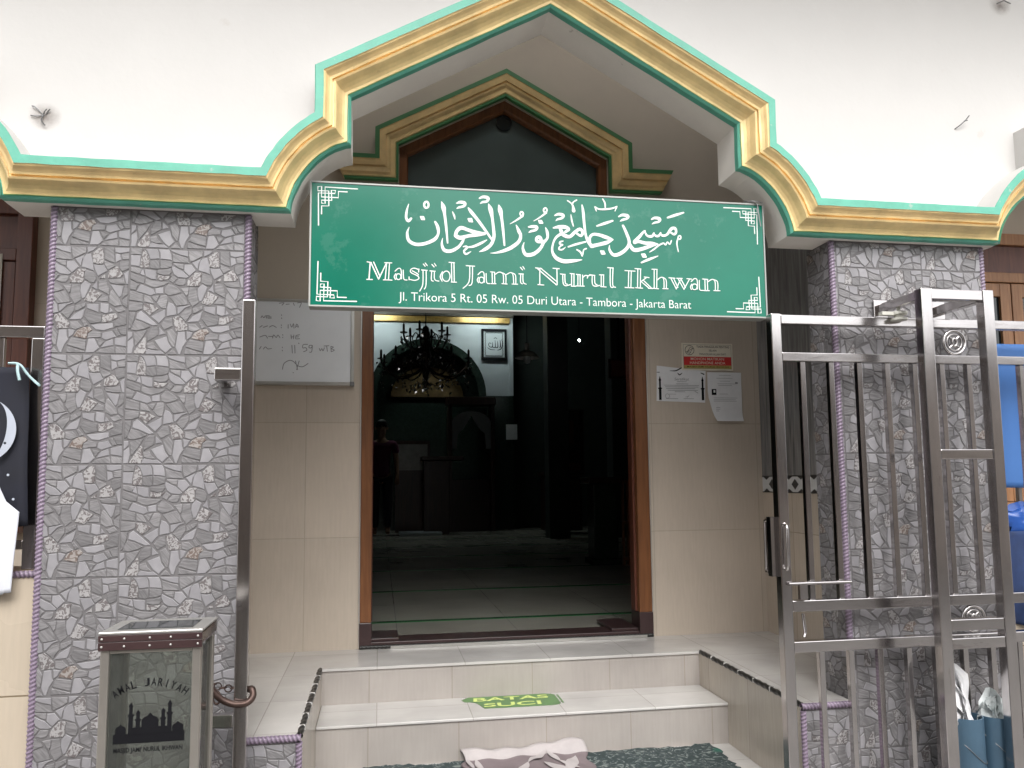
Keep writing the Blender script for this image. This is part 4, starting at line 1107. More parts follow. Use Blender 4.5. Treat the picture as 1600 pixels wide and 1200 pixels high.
q = MB(); q.tube([(1.455, 2.674, .792), (1.70, 2.674, .792)], .0065, 'steel_h', n=10); q.box(1.495, 1.525, 2.668, 2.684, .735, .79, 'steel'); q.tube([(1.505, 2.674, .686), (1.508, 2.668, .62), (1.500, 2.664, .605)], .006, 'steel', n=8)
q.build('latch_bolt', gt, smooth=60)

fr = thing('gate_guide_frame', 'steel two-post guide frame fixed to the pillar in front of the sliding gate', 'gate frame', (2.07, 2.52, 0))
for x0, x1 in ((1.925, 1.968), (2.178, 2.221)):
    q = MB(); bar(q, x0, x1, 2.505, 2.545, 0.0, 1.852); q.build('post', fr, bevel=.003)
for z0, z1, n in ((1.812, 1.850, 'top_rail'), (1.232, 1.268, 'cross_rail'), (0.634, 0.674, 'cross_rail'), (.572, .610, 'cross_rail')):
    q = MB(); bar(q, 1.9685, 2.1775, 2.507, 2.543, z0, z1, 'steel_h'); q.build(n, fr, bevel=.003)
M['steel_d'] = M['steel']
for x0 in (1.929, 2.182):
    q = MB(); bar(q, x0, x0 + .035, 2.5455, 2.773, 1.813, 1.848); o = q.build('wall_arm', fr, bevel=.003)
    k = MB(); bar(k, x0 - .012, x0 + .047, 2.768, 2.7765, 1.79, 1.868); k.build('arm_plate', o, bevel=.002)
    # roller hanging under the arm
M['roller'] = mat('off_white_nylon', (0.62, 0.61, 0.55), 0.5)
q = MB(); q.lathe([(.006, .0), (.030, .002), (.030, .010), (.018, .012), (.018, .022), (.030, .024), (.030, .034), (.007, .036), (.007, .05)], (1.948, 2.665, 1.7625), 'roller', n=20)
q.box(1.872, 1.925, 2.655, 2.678, 1.783, 1.796, 'roller'); q.build('guide_roller', fr, smooth=40)

lp = thing('lock_post', 'steel gate lock post bracketed to the left pillar', 'post', (-.425, 2.66, 0))
q = MB(); bar(q, -.446, -.405, 2.645, 2.685, 0.0, 1.772); q.build('post', lp, bevel=.003)
for z0, z1, xl in ((1.505, 1.545, -.53), (.412, .452, -.57)):
    q = MB(); bar(q, xl, -.4465, 2.648, 2.682, z0, z1, 'steel_h'); o = q.build('bracket_arm', lp, bevel=.003)
    k = MB(); bar(k, xl - .004, xl + .03, 2.6825, 2.7765, z0 + .001, z1 - .001); k.build('bracket_plate', o, bevel=.002)
hk = MB(); hk.tube(spline([(-.555, 2.62, .585), (-.515, 2.62, .545), (-.48, 2.63, .505), (-.44, 2.632, .487), (-.405, 2.635, .488), (-.388, 2.645, .505), (-.392, 2.655, .525), (-.402, 2.665, .522)], 5), .0105, 'rust', n=10)
o = hk.build('hooked_iron_rod', None, smooth=60)
tag(o, 'brown iron rod with hooked end looped round the left gate post', 'iron rod')
ch = MB()
for i in range(7):
    a = (-.52 + .017 * i, 2.70 - .005 * i, .535 - .012 * math.sin(i / 6 * PI))
    if i % 2: ch.torus(a, .011, .0022, 'rust', n=14, k=6)
    else: ch.tube([(a[0] - .011, a[1], a[2]), (a[0] - .004, a[1] - .007, a[2]), (a[0] + .004, a[1] - .007, a[2]), (a[0] + .011, a[1], a[2]), (a[0] + .004, a[1] + .007, a[2]), (a[0] - .004, a[1] + .007, a[2]), (a[0] - .011, a[1], a[2])], .0022, 'rust', n=6)
hr = MB(); hr.torus((-.492, 2.628, .51), .018, .004, 'rust', n=20, k=8, squash=.6); hr.build('rod_ring', o, smooth=60)
tag(ch.build('chain', None, smooth=60), 'short rusty chain behind the hooked iron rod', 'chain')

# ------------------------------------------------------------------ donation box
DBX0, DBX1, DBY0, DBY1, DBZ = -.715, -.465, 2.25, 2.43, .742
db = thing('donation_box', 'steel and glass donation box with black mosque silhouette by the left pillar', 'donation box', (-.59, 2.34, 0))
q = MB()
for x in (DBX0, DBX1 - .022):
    for y in (DBY0, DBY1 - .022):
        bar(q, x, x + .022, y, y + .022, 0, DBZ)
for y in (DBY0, DBY1 - .022):
    bar(q, DBX0 + .0222, DBX1 - .0222, y + .001, y + .021, DBZ - .012, DBZ - .001, 'steel_h'); bar(q, DBX0 + .0222, DBX1 - .0222, y + .001, y + .021, .10, .12, 'steel_h')
for x in (DBX0, DBX1 - .022):
    bar(q, x + .001, x + .021, DBY0 + .0222, DBY1 - .0222, .10, .12)
M['warm_steel'] = mat('dull_warm_steel', (0.47, 0.44, 0.40), 0.34, metal=.8, var=.15, scale=6)
for i, n in enumerate(q.mats): q.mats[i] = 'warm_steel'
q.build('box_frame', db, bevel=.003)
for i, (a, b2) in enumerate(((DBY0 + .006, DBY0 + .010),)):
    q = MB(); q.box(DBX0 + .0215, DBX1 - .0215, a, b2, .122, DBZ - .013, 'clear'); q.build('glass_pane', db)
q = MB(); q.box(DBX0 + .0215, DBX1 - .0215, DBY1 - .010, DBY1 - .006, .122, DBZ - .013, 'clear'); q.build('glass_pane', db)
for x in (DBX0 + .008, DBX1 - .012):
    q = MB(); q.box(x, x + .004, DBY0 + .0225, DBY1 - .0225, .122, DBZ - .013, 'clear'); q.build('glass_pane', db)
q = MB()
z0, z1 = DBZ, DBZ + .042
q.box(DBX0 - .003, DBX1 + .003, DBY0 - .004, DBY1 + .01, z0 + .004, z1 - .004, 'steel_h')
o = q.build('lid', db, bevel=.004)
q = MB(); q.box(DBX0 - .005, DBX1 + .005, DBY0 - .0065, DBY0 + .006, z1 - .0045, z1 + .004, 'alu'); q.box(DBX0 - .005, DBX1 + .005, DBY0 + .006, DBY1 + .012, z1 - .0038, z1 + .002, 'alu'); q.build('lid_top', o, bevel=.003)
q = MB(); q.box(DBX0 - .004, DBX1 + .004, DBY0 - .0075, DBY0 - .0042, z0 - .002, z0 + .019, 'plinth'); q.box(DBX0 - .004, DBX1 + .004, DBY0 - .0075, DBY0 - .0042, z0 + .0205, z0 + .037, 'plinth'); q.build('burgundy_band', o, bevel=.001)
q = MB(); q.box(DBX0 + .03, DBX1 - .03, DBY0 + .035, DBY1 - .03, z1 + .0022, z1 + .003, 'dark_glass'); q.build('money_slot', o)
for x in (-.71, -.655, -.592, -.54, -.472):
    for zz in (z0 + .008, z0 + .028):
        q = MB(); q.lathe([(.0032, 0), (.0028, -.002), (.0014, -.003)], (x, DBY0 - .0074, zz), 'alu', n=10, axis='y'); q.build('rivet', o, smooth=50)
# print on the glass: arched words, skyline, name
q = MB(); yb = DBY0 + .0052
def arc_text(body, cx, cz, R, a0, a1, h):
    n = len(body)
    for i, chv in enumerate(body):
        if chv == ' ': continue
        a = a0 + (a1 - a0) * i / (n - 1); wv = abs(a1 - a0) * R / n * (.86 if chv != 'I' else .2)
        c, s = math.cos(a), math.sin(a)
        add_text(q, chv, (lambda u, v, c=c, s=s, wv=wv: (cx + (R + h * v) * c + (u - .5) * wv * s, yb, cz + (R + h * v) * s - (u - .5) * wv * c)), 'ink', offset=.012)
arc_text('AMAL JARIYAH', -.59, .500, .144, PI / 2 + .60, PI / 2 - .60, .020)
q.build('arched_lettering', db)
q = MB()
zb = .522
def mnr(x, w2, h, y2=yb):
    q.prism_y([(x - w2, zb), (x + w2, zb), (x + w2, zb + h * .55), (x + w2 * 1.4, zb + h * .57), (x + w2 * 1.4, zb + h * .62), (x + w2 * .8, zb + h * .63), (x + w2 * .8, zb + h * .85), (x + w2 * 1.1, zb + h * .86), (x + w2 * .6, zb + h * .93), (x, zb + h), (x - w2 * .6, zb + h * .93), (x - w2 * 1.1, zb + h * .86), (x - w2 * .8, zb + h * .85), (x - w2 * .8, zb + h * .63), (x - w2 * 1.4, zb + h * .62), (x - w2 * 1.4, zb + h * .57), (x - w2, zb + h * .55)], y2 - .0004, y2, 'ink')
q.prism_y([(-.678, .500), (-.502, .500), (-.502, .526), (-.678, .524)], yb - .0002, yb, 'ink')
mnr(-.636, .0055, .082); mnr(-.618, .0055, .062); mnr(-.556, .0055, .064); mnr(-.540, .0055, .084)
def dome(x, r, h0, dz):
    pts = [(x - r, zb), (x + r, zb), (x + r, zb + h0)] + [(x + r * 1.05 * math.cos(t), zb + h0 + r * .8 * math.sin(t)) for t in [PI * k / 10 for k in range(1, 5)]] + [(x, zb + h0 + r * 1.15)] + [(x + r * 1.05 * math.cos(t), zb + h0 + r * .8 * math.sin(t)) for t in [PI * k / 10 for k in range(6, 10)]] + [(x - r, zb + h0)]
    q.prism_y(pts, yb - dz, yb, 'ink')
dome(-.588, .021, .030, .0006); dome(-.660, .013, .013, .0007); dome(-.519, .014, .013, .0008)
q.prism_y([(-.645, zb), (-.53, zb), (-.545, zb + .018), (-.63, zb + .018)], yb - .0009, yb, 'ink')
q.build('mosque_silhouette', db)
q = MB(); add_text(q, "MASJID JAMI' NURUL IKHWAN", rect_xz(-.676, -.506, .474, .490, yb), 'ink', offset=.025); q.build('name_lettering', db)
M['dark_green_panel'] = mat('dim_green_panel', (0.05, 0.055, 0.05), 0.6)
q = MB(); q.box(DBX0 + .03, DBX1 - .03, DBY0 + .03, DBY1 - .03, .122, .22, 'dark_green_panel'); q.build('inner_cash_tray', db, bevel=.004)

# ------------------------------------------------------------------ mats, pipes, papers
def mat_rug():
    m, t, b = new_mat('dark_green_patterned_rug')
    tc = N(t, 'ShaderNodeTexCoord')
    n = N(t, 'ShaderNodeTexNoise'); n.inputs['Scale'].default_value = 26; n.inputs['Detail'].default_value = 3; n.inputs['Distortion'].default_value = 2.5
    t.links.new(tc.outputs['Object'], n.inputs['Vector'])
    cr = N(t, 'ShaderNodeValToRGB')
    e = cr.color_ramp.elements
    e[0].position = .40; e[0].color = (.026, .042, .042, 1)
    e[1].position = .62; e[1].color = (.19, .22, .205, 1)
    k = cr.color_ramp.elements.new(.56); k.color = (.045, .06, .063, 1)
    t.links.new(n.outputs['Fac'], cr.inputs[0])
    n2 = N(t, 'ShaderNodeTexNoise'); n2.inputs['Scale'].default_value = 5; n2.inputs['Detail'].default_value = 2
    t.links.new(tc.outputs['Object'], n2.inputs['Vector'])
    r2 = N(t, 'ShaderNodeMapRange'); r2.inputs[1].default_value = .64; r2.inputs[2].default_value = .70
    t.links.new(n2.outputs['Fac'], r2.inputs[0])
    mx = N(t, 'ShaderNodeMix', data_type='RGBA'); mx.inputs[7].default_value = (.02, .11, .08, 1)
    t.links.new(r2.outputs[0], mx.inputs[0]); t.links.new(cr.outputs[0], mx.inputs[6])
    t.links.new(mx.outputs[2], b.inputs['Base Color']); b.inputs['Roughness'].default_value = .95
    n3 = N(t, 'ShaderNodeTexNoise'); n3.inputs['Scale'].default_value = 240
    t.links.new(tc.outputs['Object'], n3.inputs['Vector'])
    bp = N(t, 'ShaderNodeBump'); bp.inputs['Strength'].default_value = .8; bp.inputs['Distance'].default_value = .004
    t.links.new(n3.outputs['Fac'], bp.inputs['Height']); t.links.new(bp.outputs[0], b.inputs['Normal'])
    return m
M['rug'] = mat_rug()
rr = random.Random(5)
q = MB()
nx, ny = 64, 30
rx = lambda i: -.06 + 1.50 * i / nx
vs = []
for j in range(ny + 1):
    for i in range(nx + 1):
        x = rx(i); y = 2.72 + .665 * j / ny
        if j == ny: y += rr.uniform(-.012, .012)
        if i == nx: x += rr.uniform(-.012, .012)
        vs.append((x, y, .012 + .006 * math.sin(x * 13 + y * 5) * math.sin(y * 11) + rr.uniform(0, .003)))
fs = [(j * (nx + 1) + i, j * (nx + 1) + i + 1, (j + 1) * (nx + 1) + i + 1, (j + 1) * (nx + 1) + i) for j in range(ny) for i in range(nx)]
q.add(vs, fs, 'rug')
rug = q.build('rug', None, smooth=80)
tag(rug, 'dark green patterned rug at the foot of the steps', 'rug')
fg = MB()
for k in range(120):
    x = -.05 + 1.48 * k / 120; fg.tube([(x, 3.38, .012), (x + rr.uniform(-.008, .008), 3.388, .008), (x + rr.uniform(-.012, .012), 3.393 + rr.uniform(-.006, .002), .004)], .0016, 'wire', n=4)
fg.build('fringe', rug)
# pinkish cloth lying over the rug with pale leaf print
M['mauve'] = mat('mauve_cloth', (0.18, 0.145, 0.15), 0.9, var=.15, scale=8, bump=.3, bscale=120)
M['leafpale'] = mat('pale_leaf_print', (0.43, 0.395, 0.39), 0.9, var=.1, scale=15)
q = MB(); n = 36
def cz(x, y): return .026 + .010 * math.sin(x * 17) * math.sin(y * 9 + 1) + (.036 + .012 * math.sin(x * 9)) * min(1, max(0, (y - 3.335) / .05)) ** 1.5 + .004 * math.sin(x * 47 + y * 30)
x0, x1, y0, y1 = .345, .865, 2.80, 3.395
vs = [(x0 + (x1 - x0) * i / n + .012 * math.sin(j * .8), y0 + (y1 - y0) * j / n, cz(x0 + (x1 - x0) * i / n, y0 + (y1 - y0) * j / n)) for j in range(n + 1) for i in range(n + 1)]
q.add(vs, [(j * (n + 1) + i, j * (n + 1) + i + 1, (j + 1) * (n + 1) + i + 1, (j + 1) * (n + 1) + i) for j in range(n) for i in range(n)], 'mauve')
km = q.m('leafpale')
for k in range(len(q.f)):
    if k // n >= n - 3: q.mi[k] = km               # pale selvage along the upper edge
cl = q.build('cloth', None, smooth=80)
sol = cl.modifiers.new('thick', 'SOLIDIFY'); sol.thickness = .006
tag(cl, 'mauve cloth with pale leaf print lying on the rug', 'cloth')
lf = MB()
def leaf(cx, cy, a, L, W):
    pts = []
    m_ = 10
    for i in range(m_ + 1):
        t = i / m_; wv = W * max(0, math.sin(PI * t)) ** .8
        for s in (-1, 0, 1):
            u = t * L; vv = s * wv
            x = cx + math.cos(a) * u - math.sin(a) * vv; y = cy + math.sin(a) * u + math.cos(a) * vv
            pts.append((x, y, cz(x, y) + .0065))
    lf.add(pts, [(i * 3 + s, i * 3 + s + 1, (i + 1) * 3 + s + 1, (i + 1) * 3 + s) for i in range(m_) for s in (0, 1)], 'leafpale')
for xa, ya, xb, yb2, W in ((.696, 3.36, .60, 3.245, .018), (.60, 3.25, .55, 3.16, .02), (.70, 3.36, .735, 3.25, .013), (.73, 3.26, .80, 3.18, .012), (.36, 3.365, .378, 3.22, .012), (.398, 3.345, .412, 3.2, .015),
                        (.815, 3.32, .745, 3.15, .026), (.66, 3.22, .78, 3.12, .04), (.47, 3.15, .62, 3.08, .03), (.38, 3.12, .45, 3.0, .03), (.7, 3.05, .6, 2.93, .03), (.5, 2.95, .42, 2.85, .03)):
    leaf(xa, ya, math.atan2(yb2 - ya, xb - xa), math.hypot(xb - xa, yb2 - ya), W)
lf.build('leaf_print', cl, smooth=80)

def pipe(x, y, h, label):
    t = thing('upright_pipe', label, 'pipe', (x, y, 0), 'pipes used as bins behind the gate frame')
    q = MB(); q.lathe([(.060, 0), (.060, h), (.0555, h), (.0555, .02)], (x, y, 0), 'pipe', n=36)
    q.build('pipe_wall', t, smooth=40)
    q = MB(); q.tube(spline([(x - .0612, y - .01, h - .06), (x - .03, y - .0545, h - .10), (x + .01, y - .0615, h - .14), (x + .045, y - .0425, h - .155), (x + .0615, y, h - .13)], 5), .0012, 'wire', n=5)
    q.build('wire_loop', t, smooth=60)
    return t
pipe(2.083, 2.615, .315, 'blue-grey pipe stuffed with tall crumpled paper beside the gate post')
pipe(2.207, 2.615, .312, 'blue-grey pipe holding low crumpled plastic, right of its twin')
def crumple(name, c, rx, ry, h, mt, seed, label, lean=(0, 0)):
    r = random.Random(seed); q = MB()
    # several folded sheets standing out of the pipe
    for s in range(7):
        a = r.uniform(0, 2 * PI); nu, nv = 7, 7; vs = []
        wv = rx * r.uniform(.8, 1.3); hv = h * r.uniform(.65, 1.0)
        for j in range(nv):
            for i in range(nu):
                u = i / (nu - 1) - .5; v = j / (nv - 1)
                b_ = .014 * math.sin(u * 9 + s * 2 + v * 3) + .010 * math.sin(v * 9 + u * 6 + s) + r.uniform(-.004, .004)
                sp = .55 + .7 * v - (.7 * max(0, v - .7))
                x = c[0] + math.cos(a) * u * wv * 2 * sp - math.sin(a) * b_ + lean[0] * v * v + math.sin(s * 2.1) * .012
                y = c[1] + (math.sin(a) * u * ry * 2 * sp + math.cos(a) * b_) * .8 + lean[1] * v * v
                vs.append((x, y, c[2] + hv * v * (1 - .9 * abs(u) ** 1.5) + r.uniform(-.004, .004)))
        q.add(vs, [(j * nu + i, j * nu + i + 1, (j + 1) * nu + i + 1, (j + 1) * nu + i) for j in range(nv - 1) for i in range(nu - 1)], mt)
    o = q.build(name, None, smooth=35)
    return tag(o, label, 'paper')
crumple('crumpled_paper', (2.065, 2.61, .24), .075, .05, .31, 'paper', 3, 'tall crumpled white paper sticking out of the left blue-grey pipe', (-.035, 0))
M['film'] = mat('crumpled_white_film', (0.60, 0.64, 0.64), 0.3, var=.1, scale=20)
crumple('crumpled_plastic', (2.195, 2.615, .25), .05, .045, .16, 'film', 8, 'crumpled whitish plastic sticking out of the right blue-grey pipe', (.0, 0))

# ------------------------------------------------------------------ side bays: parapets, railings, wooden windows
M['parapet'] = mat_tile('cream_parapet_tile', (0.55, 0.47, 0.37), .6, .40, 0.0, .095, (0, 2), joint=(.22, .17, .11), mortar=.003, rough=.25, grain=.03, dirt=.08)
for x0, x1, lab in ((-3.2, -1.0925, 'cream tiled parapet wall left of the left pillar, purple rope trim on top'), (2.433, 4.8, 'cream tiled parapet wall behind the gate, right of the right pillar')):
    t = thing('parapet_wall', lab, 'low wall', ((x0 + x1) / 2, 2.9, 0))
    q = MB(); q.box(x0, x1, 2.84, 3.0, 0, .875, 'parapet'); q.build('tiled_wall', t)
    q = MB(); q.rope((x0, 2.842, .882), (x1, 2.842, .882), .0115, 'purple'); q.build('rope_trim', t, smooth=60)
    q = MB(); q.box(x0, x1, 2.85, 3.02, .8755, .893, 'parapet'); q.build('coping', t)
def railing(x0, x1, lab):
    t = thing('window_railing', lab, 'railing', ((x0 + x1) / 2, 2.88, .9))
    q = MB(); q.box(x0, x1, 2.865, 2.905, 1.67, 1.71, 'steel_h'); q.build('top_rail', t, bevel=.003)
    for x in (x0, x1 - .04):
        q = MB(); q.box(x, x + .04, 2.866, 2.904, .893, 1.6695, 'steel'); q.build('railing_post', t, bevel=.003)
    q = MB(); q.box(x0 + .041, x1 - .041, 2.872, 2.898, .96, .99, 'steel_h'); q.build('bottom_rail', t, bevel=.003)
    k = int((x1 - x0) / .13); 
    for i in range(1, k):
        x = x0 + (x1 - x0) * i / k
        q = MB(); q.box(x - .009, x + .009, 2.876, 2.894, .9905, 1.6695, 'steel'); q.build('railing_bar', t, bevel=.002)
    return t
railing(-2.5, -1.125, 'steel railing on the left parapet behind the black banner')
railing(2.47, 3.9, 'steel railing on the right parapet behind the blue sheet')

def window(x0, x1, z0, z1, wood, lab, mullions):
    t = thing('wooden_window', lab, 'window', ((x0 + x1) / 2, 4.1, z0))
    q = MB(); W_ = .07
    q.box(x0, x0 + W_, 4.04, 4.099, z0, z1, wood); q.box(x1 - W_, x1, 4.04, 4.099, z0, z1, wood)
    q.box(x0 + W_, x1 - W_, 4.042, 4.099, z1 - W_, z1, wood); q.box(x0 + W_, x1 - W_, 4.042, 4.099, z0, z0 + W_, wood)
    q.box(x0 + W_, x1 - W_, 4.042, 4.099, z1 - .30, z1 - .24, wood)
    q.build('window_frame', t, bevel=.004)
    n = mullions; wz1 = z1 - .30; ws = (x1 - x0 - 2 * W_) / n
    for i in range(n):
        a = x0 + W_ + ws * i; b_ = a + ws
        q = MB(); s = .075
        q.box(a + .004, a + s, 4.05, 4.09, z0 + W_ + .004, wz1 - .004, wood); q.box(b_ - s, b_ - .004, 4.05, 4.09, z0 + W_ + .004, wz1 - .004, wood)
        q.box(a + s, b_ - s, 4.052, 4.088, wz1 - .085, wz1 - .004, wood); q.box(a + s, b_ - s, 4.052, 4.088, z0 + W_ + .004, z0 + W_ + .09, wood)
        q.box(a + s, b_ - s, 4.054, 4.086, z0 + .62, z0 + .69, wood)
        o = q.build('casement', t, bevel=.003)
        q = MB(); q.box(a + s, b_ - s, 4.068, 4.074, z0 + W_ + .09, wz1 - .085, 'dark_glass'); q.build('pane', o)
    q = MB(); q.box(x0 + W_, x1 - W_, 4.07, 4.076, z1 - .24, z1 - W_, 'wood_red'); q.build('fanlight_panel', t)
    return t
window(-3.1, -1.66, .95, 2.55, 'wood_red', 'dark red wooden window behind the railing on the left', 3)
window(3.042, 4.98, .95, 2.62, 'wood_light', 'orange brown wooden window behind the gate on the right', 3)
q = MB(); q.prism_y([(-2.16, 1.40), (-1.79, 1.40), (-1.765, 1.9), (-1.775, 2.30), (-1.86, 2.297), (-2.16, 2.3)], 4.064, 4.067, 'porch')
M['curtain'] = mat('pale_dim_curtain', (0.42, 0.38, 0.32), .9, var=.2, scale=5)
q = MB(); vs = []
for i in range(17):
    for j in range(2): vs.append((-2.14 + .022 * i, 4.045 + .008 * math.sin(i * 1.9), (2.28, 1.42 + .02 * math.sin(i))[j]))
q.add(vs, [(i * 2, i * 2 + 1, i * 2 + 3, i * 2 + 2) for i in range(16)], 'curtain')
tag(q.build('curtain', None, smooth=60), 'pale curtain hanging at the dark red window', 'curtain')

# black banner with crescent and stars, white cloths and ribbon on the left railing
def sheet(name, pts_top, pts_bot, y, mt, lab, cat, nx=24, nz=24, amp=.008, fr=30, ragged=0):
    """cloth hung between a top and a bottom edge line (x,z lists)"""
    def at(L, t):
        k = t * (len(L) - 1); i = min(int(k), len(L) - 2); f_ = k - i
        return (L[i][0] + (L[i + 1][0] - L[i][0]) * f_, L[i][1] + (L[i + 1][1] - L[i][1]) * f_)
    q = MB(); vs = []
    rg = random.Random(4)
    for j in range(nz + 1):
        for i in range(nx + 1):
            a = at(pts_top, i / nx); b_ = at(pts_bot, i / nx); t = j / nz
            z = a[1] + (b_[1] - a[1]) * t - (rg.uniform(0, ragged) if j == nz else 0)
            x = a[0] + (b_[0] - a[0]) * t
            vs.append((x, y + amp * math.sin(x * fr + t * 2) * (.3 + t) + amp * .5 * math.sin(z * 17 + x * 9), z))
    q.add(vs, [(j * (nx + 1) + i, (j + 1) * (nx + 1) + i, (j + 1) * (nx + 1) + i + 1, j * (nx + 1) + i + 1) for j in range(nz) for i in range(nx)], mt)
    o = q.build(name, None, smooth=80)
    s_ = o.modifiers.new('thick', 'SOLIDIFY'); s_.thickness = .003
    return tag(o, lab, cat)
bn = sheet('moon_banner', [(-2.0, 1.585), (-1.6, 1.57), (-1.155, 1.562)], [(-2.0, .95), (-1.5, 1.0), (-1.135, 1.04)], 2.83, 'black_cloth', 'black banner with white crescent moon and stars hung on the left railing', 'banner', amp=.006)
M['moonw'] = mat('grey_white_print', (0.42, 0.45, 0.52), .8, var=.1)
q = MB(); n = 26; C0 = (-1.285, 1.352); R0 = .108
out = [(C0[0] + R0 * math.cos(t), 2.812, C0[1] + R0 * math.sin(t)) for t in [-1.5 + 2.6 * i / n for i in range(n + 1)]]
inn = [(p[0] - .030 * max(0, math.sin(PI * i / n)) ** 1.2 - .0004, 2.812, p[2] + .0) for i, p in enumerate(out)]
q.add(out + inn, [(i, i + 1, n + 1 + i + 1, n + 1 + i) for i in range(n)], 'moonw'); q.build('crescent', bn)
q = MB()
for x, z in ((-1.209, 1.31), (-1.195, 1.206), (-1.176, 1.127), (-1.26, 1.24), (-1.24, 1.42), (-1.3, 1.16)):
    q.add([(x + .0042 * math.cos(2 * PI * k / 8), 2.812, z + .0042 * math.sin(2 * PI * k / 8)) for k in range(8)], [list(range(8))], 'moonw')
q.build('star', bn)
sheet('white_cloth', [(-1.60, 1.16), (-1.26, 1.15), (-1.213, 1.17), (-1.19, 1.12), (-1.15, 1.085)], [(-1.6, .84), (-1.3, .845), (-1.22, .83), (-1.19, .828), (-1.165, .835)], 2.795, 'white_cloth', 'white cloth hanging over the left parapet below the black banner', 'cloth', amp=.006, fr=22, ragged=.006)
q = MB(); q.tube(spline([(-1.205, 2.80, 1.572), (-1.17, 2.795, 1.568), (-1.145, 2.80, 1.535), (-1.12, 2.80, 1.51), (-1.098, 2.772, 1.497)], 6), .0042, 'ribbon', n=6)
q.tube(spline([(-1.175, 2.795, 1.57), (-1.172, 2.79, 1.545), (-1.165, 2.79, 1.515)], 6), .005, 'ribbon', n=6)
tag(q.build('ribbon', None, smooth=60), 'pale blue ribbon tying the black banner to the railing', 'ribbon')

# blue sheet and bundled things behind the gate on the right
sheet('blue_sheet', [(2.475, 1.712), (2.8, 1.712), (3.3, 1.71)], [(2.452, 1.125), (2.8, 1.12), (3.3, 1.12)], 2.815, 'blue', 'blue sheet hung on the railing behind the gate', 'sheet', amp=.002)
nv = sheet('dark_blue_jacket', [(2.462, .93), (2.50, .95), (2.62, .95), (2.8, .94)], [(2.462, .60), (2.5, .585), (2.65, .56), (2.8, .57)], 2.812, 'navy', 'dark blue jacket hanging over the right parapet', 'jacket', amp=.012, fr=40)
q = MB(); rg = random.Random(2); nu, nvv = 18, 12; vs = []
for j in range(nvv + 1):
    for i in range(nu):
        a = 2 * PI * i / nu; b_ = PI * j / nvv
        r_ = 1 + .16 * math.sin(a * 4 + b_ * 5) + .1 * math.sin(a * 7 - b_ * 3)
        vs.append((2.66 + .19 * r_ * math.sin(b_) * math.cos(a), 2.87 + .06 * r_ * math.sin(b_) * math.sin(a), .985 + .07 * r_ * math.cos(b_)))
q.add(vs, [(j * nu + i, j * nu + (i + 1) % nu, (j + 1) * nu + (i + 1) % nu, (j + 1) * nu + i) for j in range(nvv) for i in range(nu)], 'plastic_blue')
tag(q.build('plastic_bundle', None, smooth=60), 'glossy blue plastic bundle on the right parapet under the blue sheet', 'bundle')

# cut wire stubs and cobweb-like grime on the white wall
def wires(pts_list, lab):
    q = MB()
    for p in pts_list: q.tube(spline(p, 3), .0022, 'wire', n=5)
    tag(q.build('wire_stub', None, smooth=60), lab, 'wire')
wires([[(2.335, 2.781, 2.60), (2.35, 2.765, 2.612), (2.372, 2.76, 2.632), (2.382, 2.75, 2.648)], [(2.365, 2.762, 2.628), (2.378, 2.755, 2.63)]], 'short bent wire stub on the white wall above the right pillar')
wires([[(2.575, 2.781, 3.17), (2.59, 2.76, 3.172), (2.60, 2.755, 3.165), (2.615, 2.75, 3.155)], [(2.59, 2.76, 3.172), (2.60, 2.75, 3.185)]], 'bent wire stub high on the white wall at the top right')
wires([[(-1.128, 2.781, 2.418), (-1.118, 2.765, 2.424), (-1.11, 2.76, 2.43)], [(-1.128, 2.779, 2.418), (-1.15, 2.772, 2.44), (-1.162, 2.774, 2.444)], [(-1.125, 2.779, 2.418), (-1.13, 2.77, 2.395), (-1.118, 2.772, 2.378)], [(-1.128, 2.779, 2.416), (-1.15, 2.773, 2.41), (-1.165, 2.775, 2.412)], [(-1.12, 2.779, 2.42), (-1.105, 2.772, 2.436)]], 'tangle of old wire and cobweb on the white wall above the left pillar')
def mat_smudge():
    m, t, b = new_mat('grime_smudge')
    tc = N(t, 'ShaderNodeTexCoord'); ln = N(t, 'ShaderNodeVectorMath', operation='LENGTH')
    mp = N(t, 'ShaderNodeMapping'); mp.inputs['Scale'].default_value = (1 / .055, 0, 1 / .05)
    t.links.new(tc.outputs['Object'], mp.inputs[0]); t.links.new(mp.outputs[0], ln.inputs[0])
    n = N(t, 'ShaderNodeTexNoise'); n.inputs['Scale'].default_value = 40; n.inputs['Detail'].default_value = 5; t.links.new(tc.outputs['Object'], n.inputs['Vector'])
    r = N(t, 'ShaderNodeMapRange'); r.inputs[1].default_value = 1; r.inputs[2].default_value = 0; r.inputs[3].default_value = 0; r.inputs[4].default_value = .9
    t.links.new(ln.outputs['Value'], r.inputs[0])
    mu = N(t, 'ShaderNodeMath', operation='MULTIPLY'); t.links.new(r.outputs[0], mu.inputs[0]); t.links.new(n.outputs['Fac'], mu.inputs[1])
    t.links.new(mu.outputs[0], b.inputs['Alpha']); b.inputs['Base Color'].default_value = (.24, .19, .16, 1); b.inputs['Roughness'].default_value = .95
    return m
M['smudge'] = mat_smudge()
for x, z in ((-1.122, 2.412), (2.59, 3.165)):
    e = thing('wall_smudge', 'brown grime smudge on the white wall ' + ('behind the wire tangle, above the left pillar' if x < 0 else 'round the wire stub at the top right'), 'stain', (x, 2.7795, z))
    q = MB(); q.add([(x + .06 * math.cos(k * PI / 8), 2.7788, z + .055 * math.sin(k * PI / 8)) for k in range(16)], [list(range(16))], 'smudge'); q.build('stain', e)

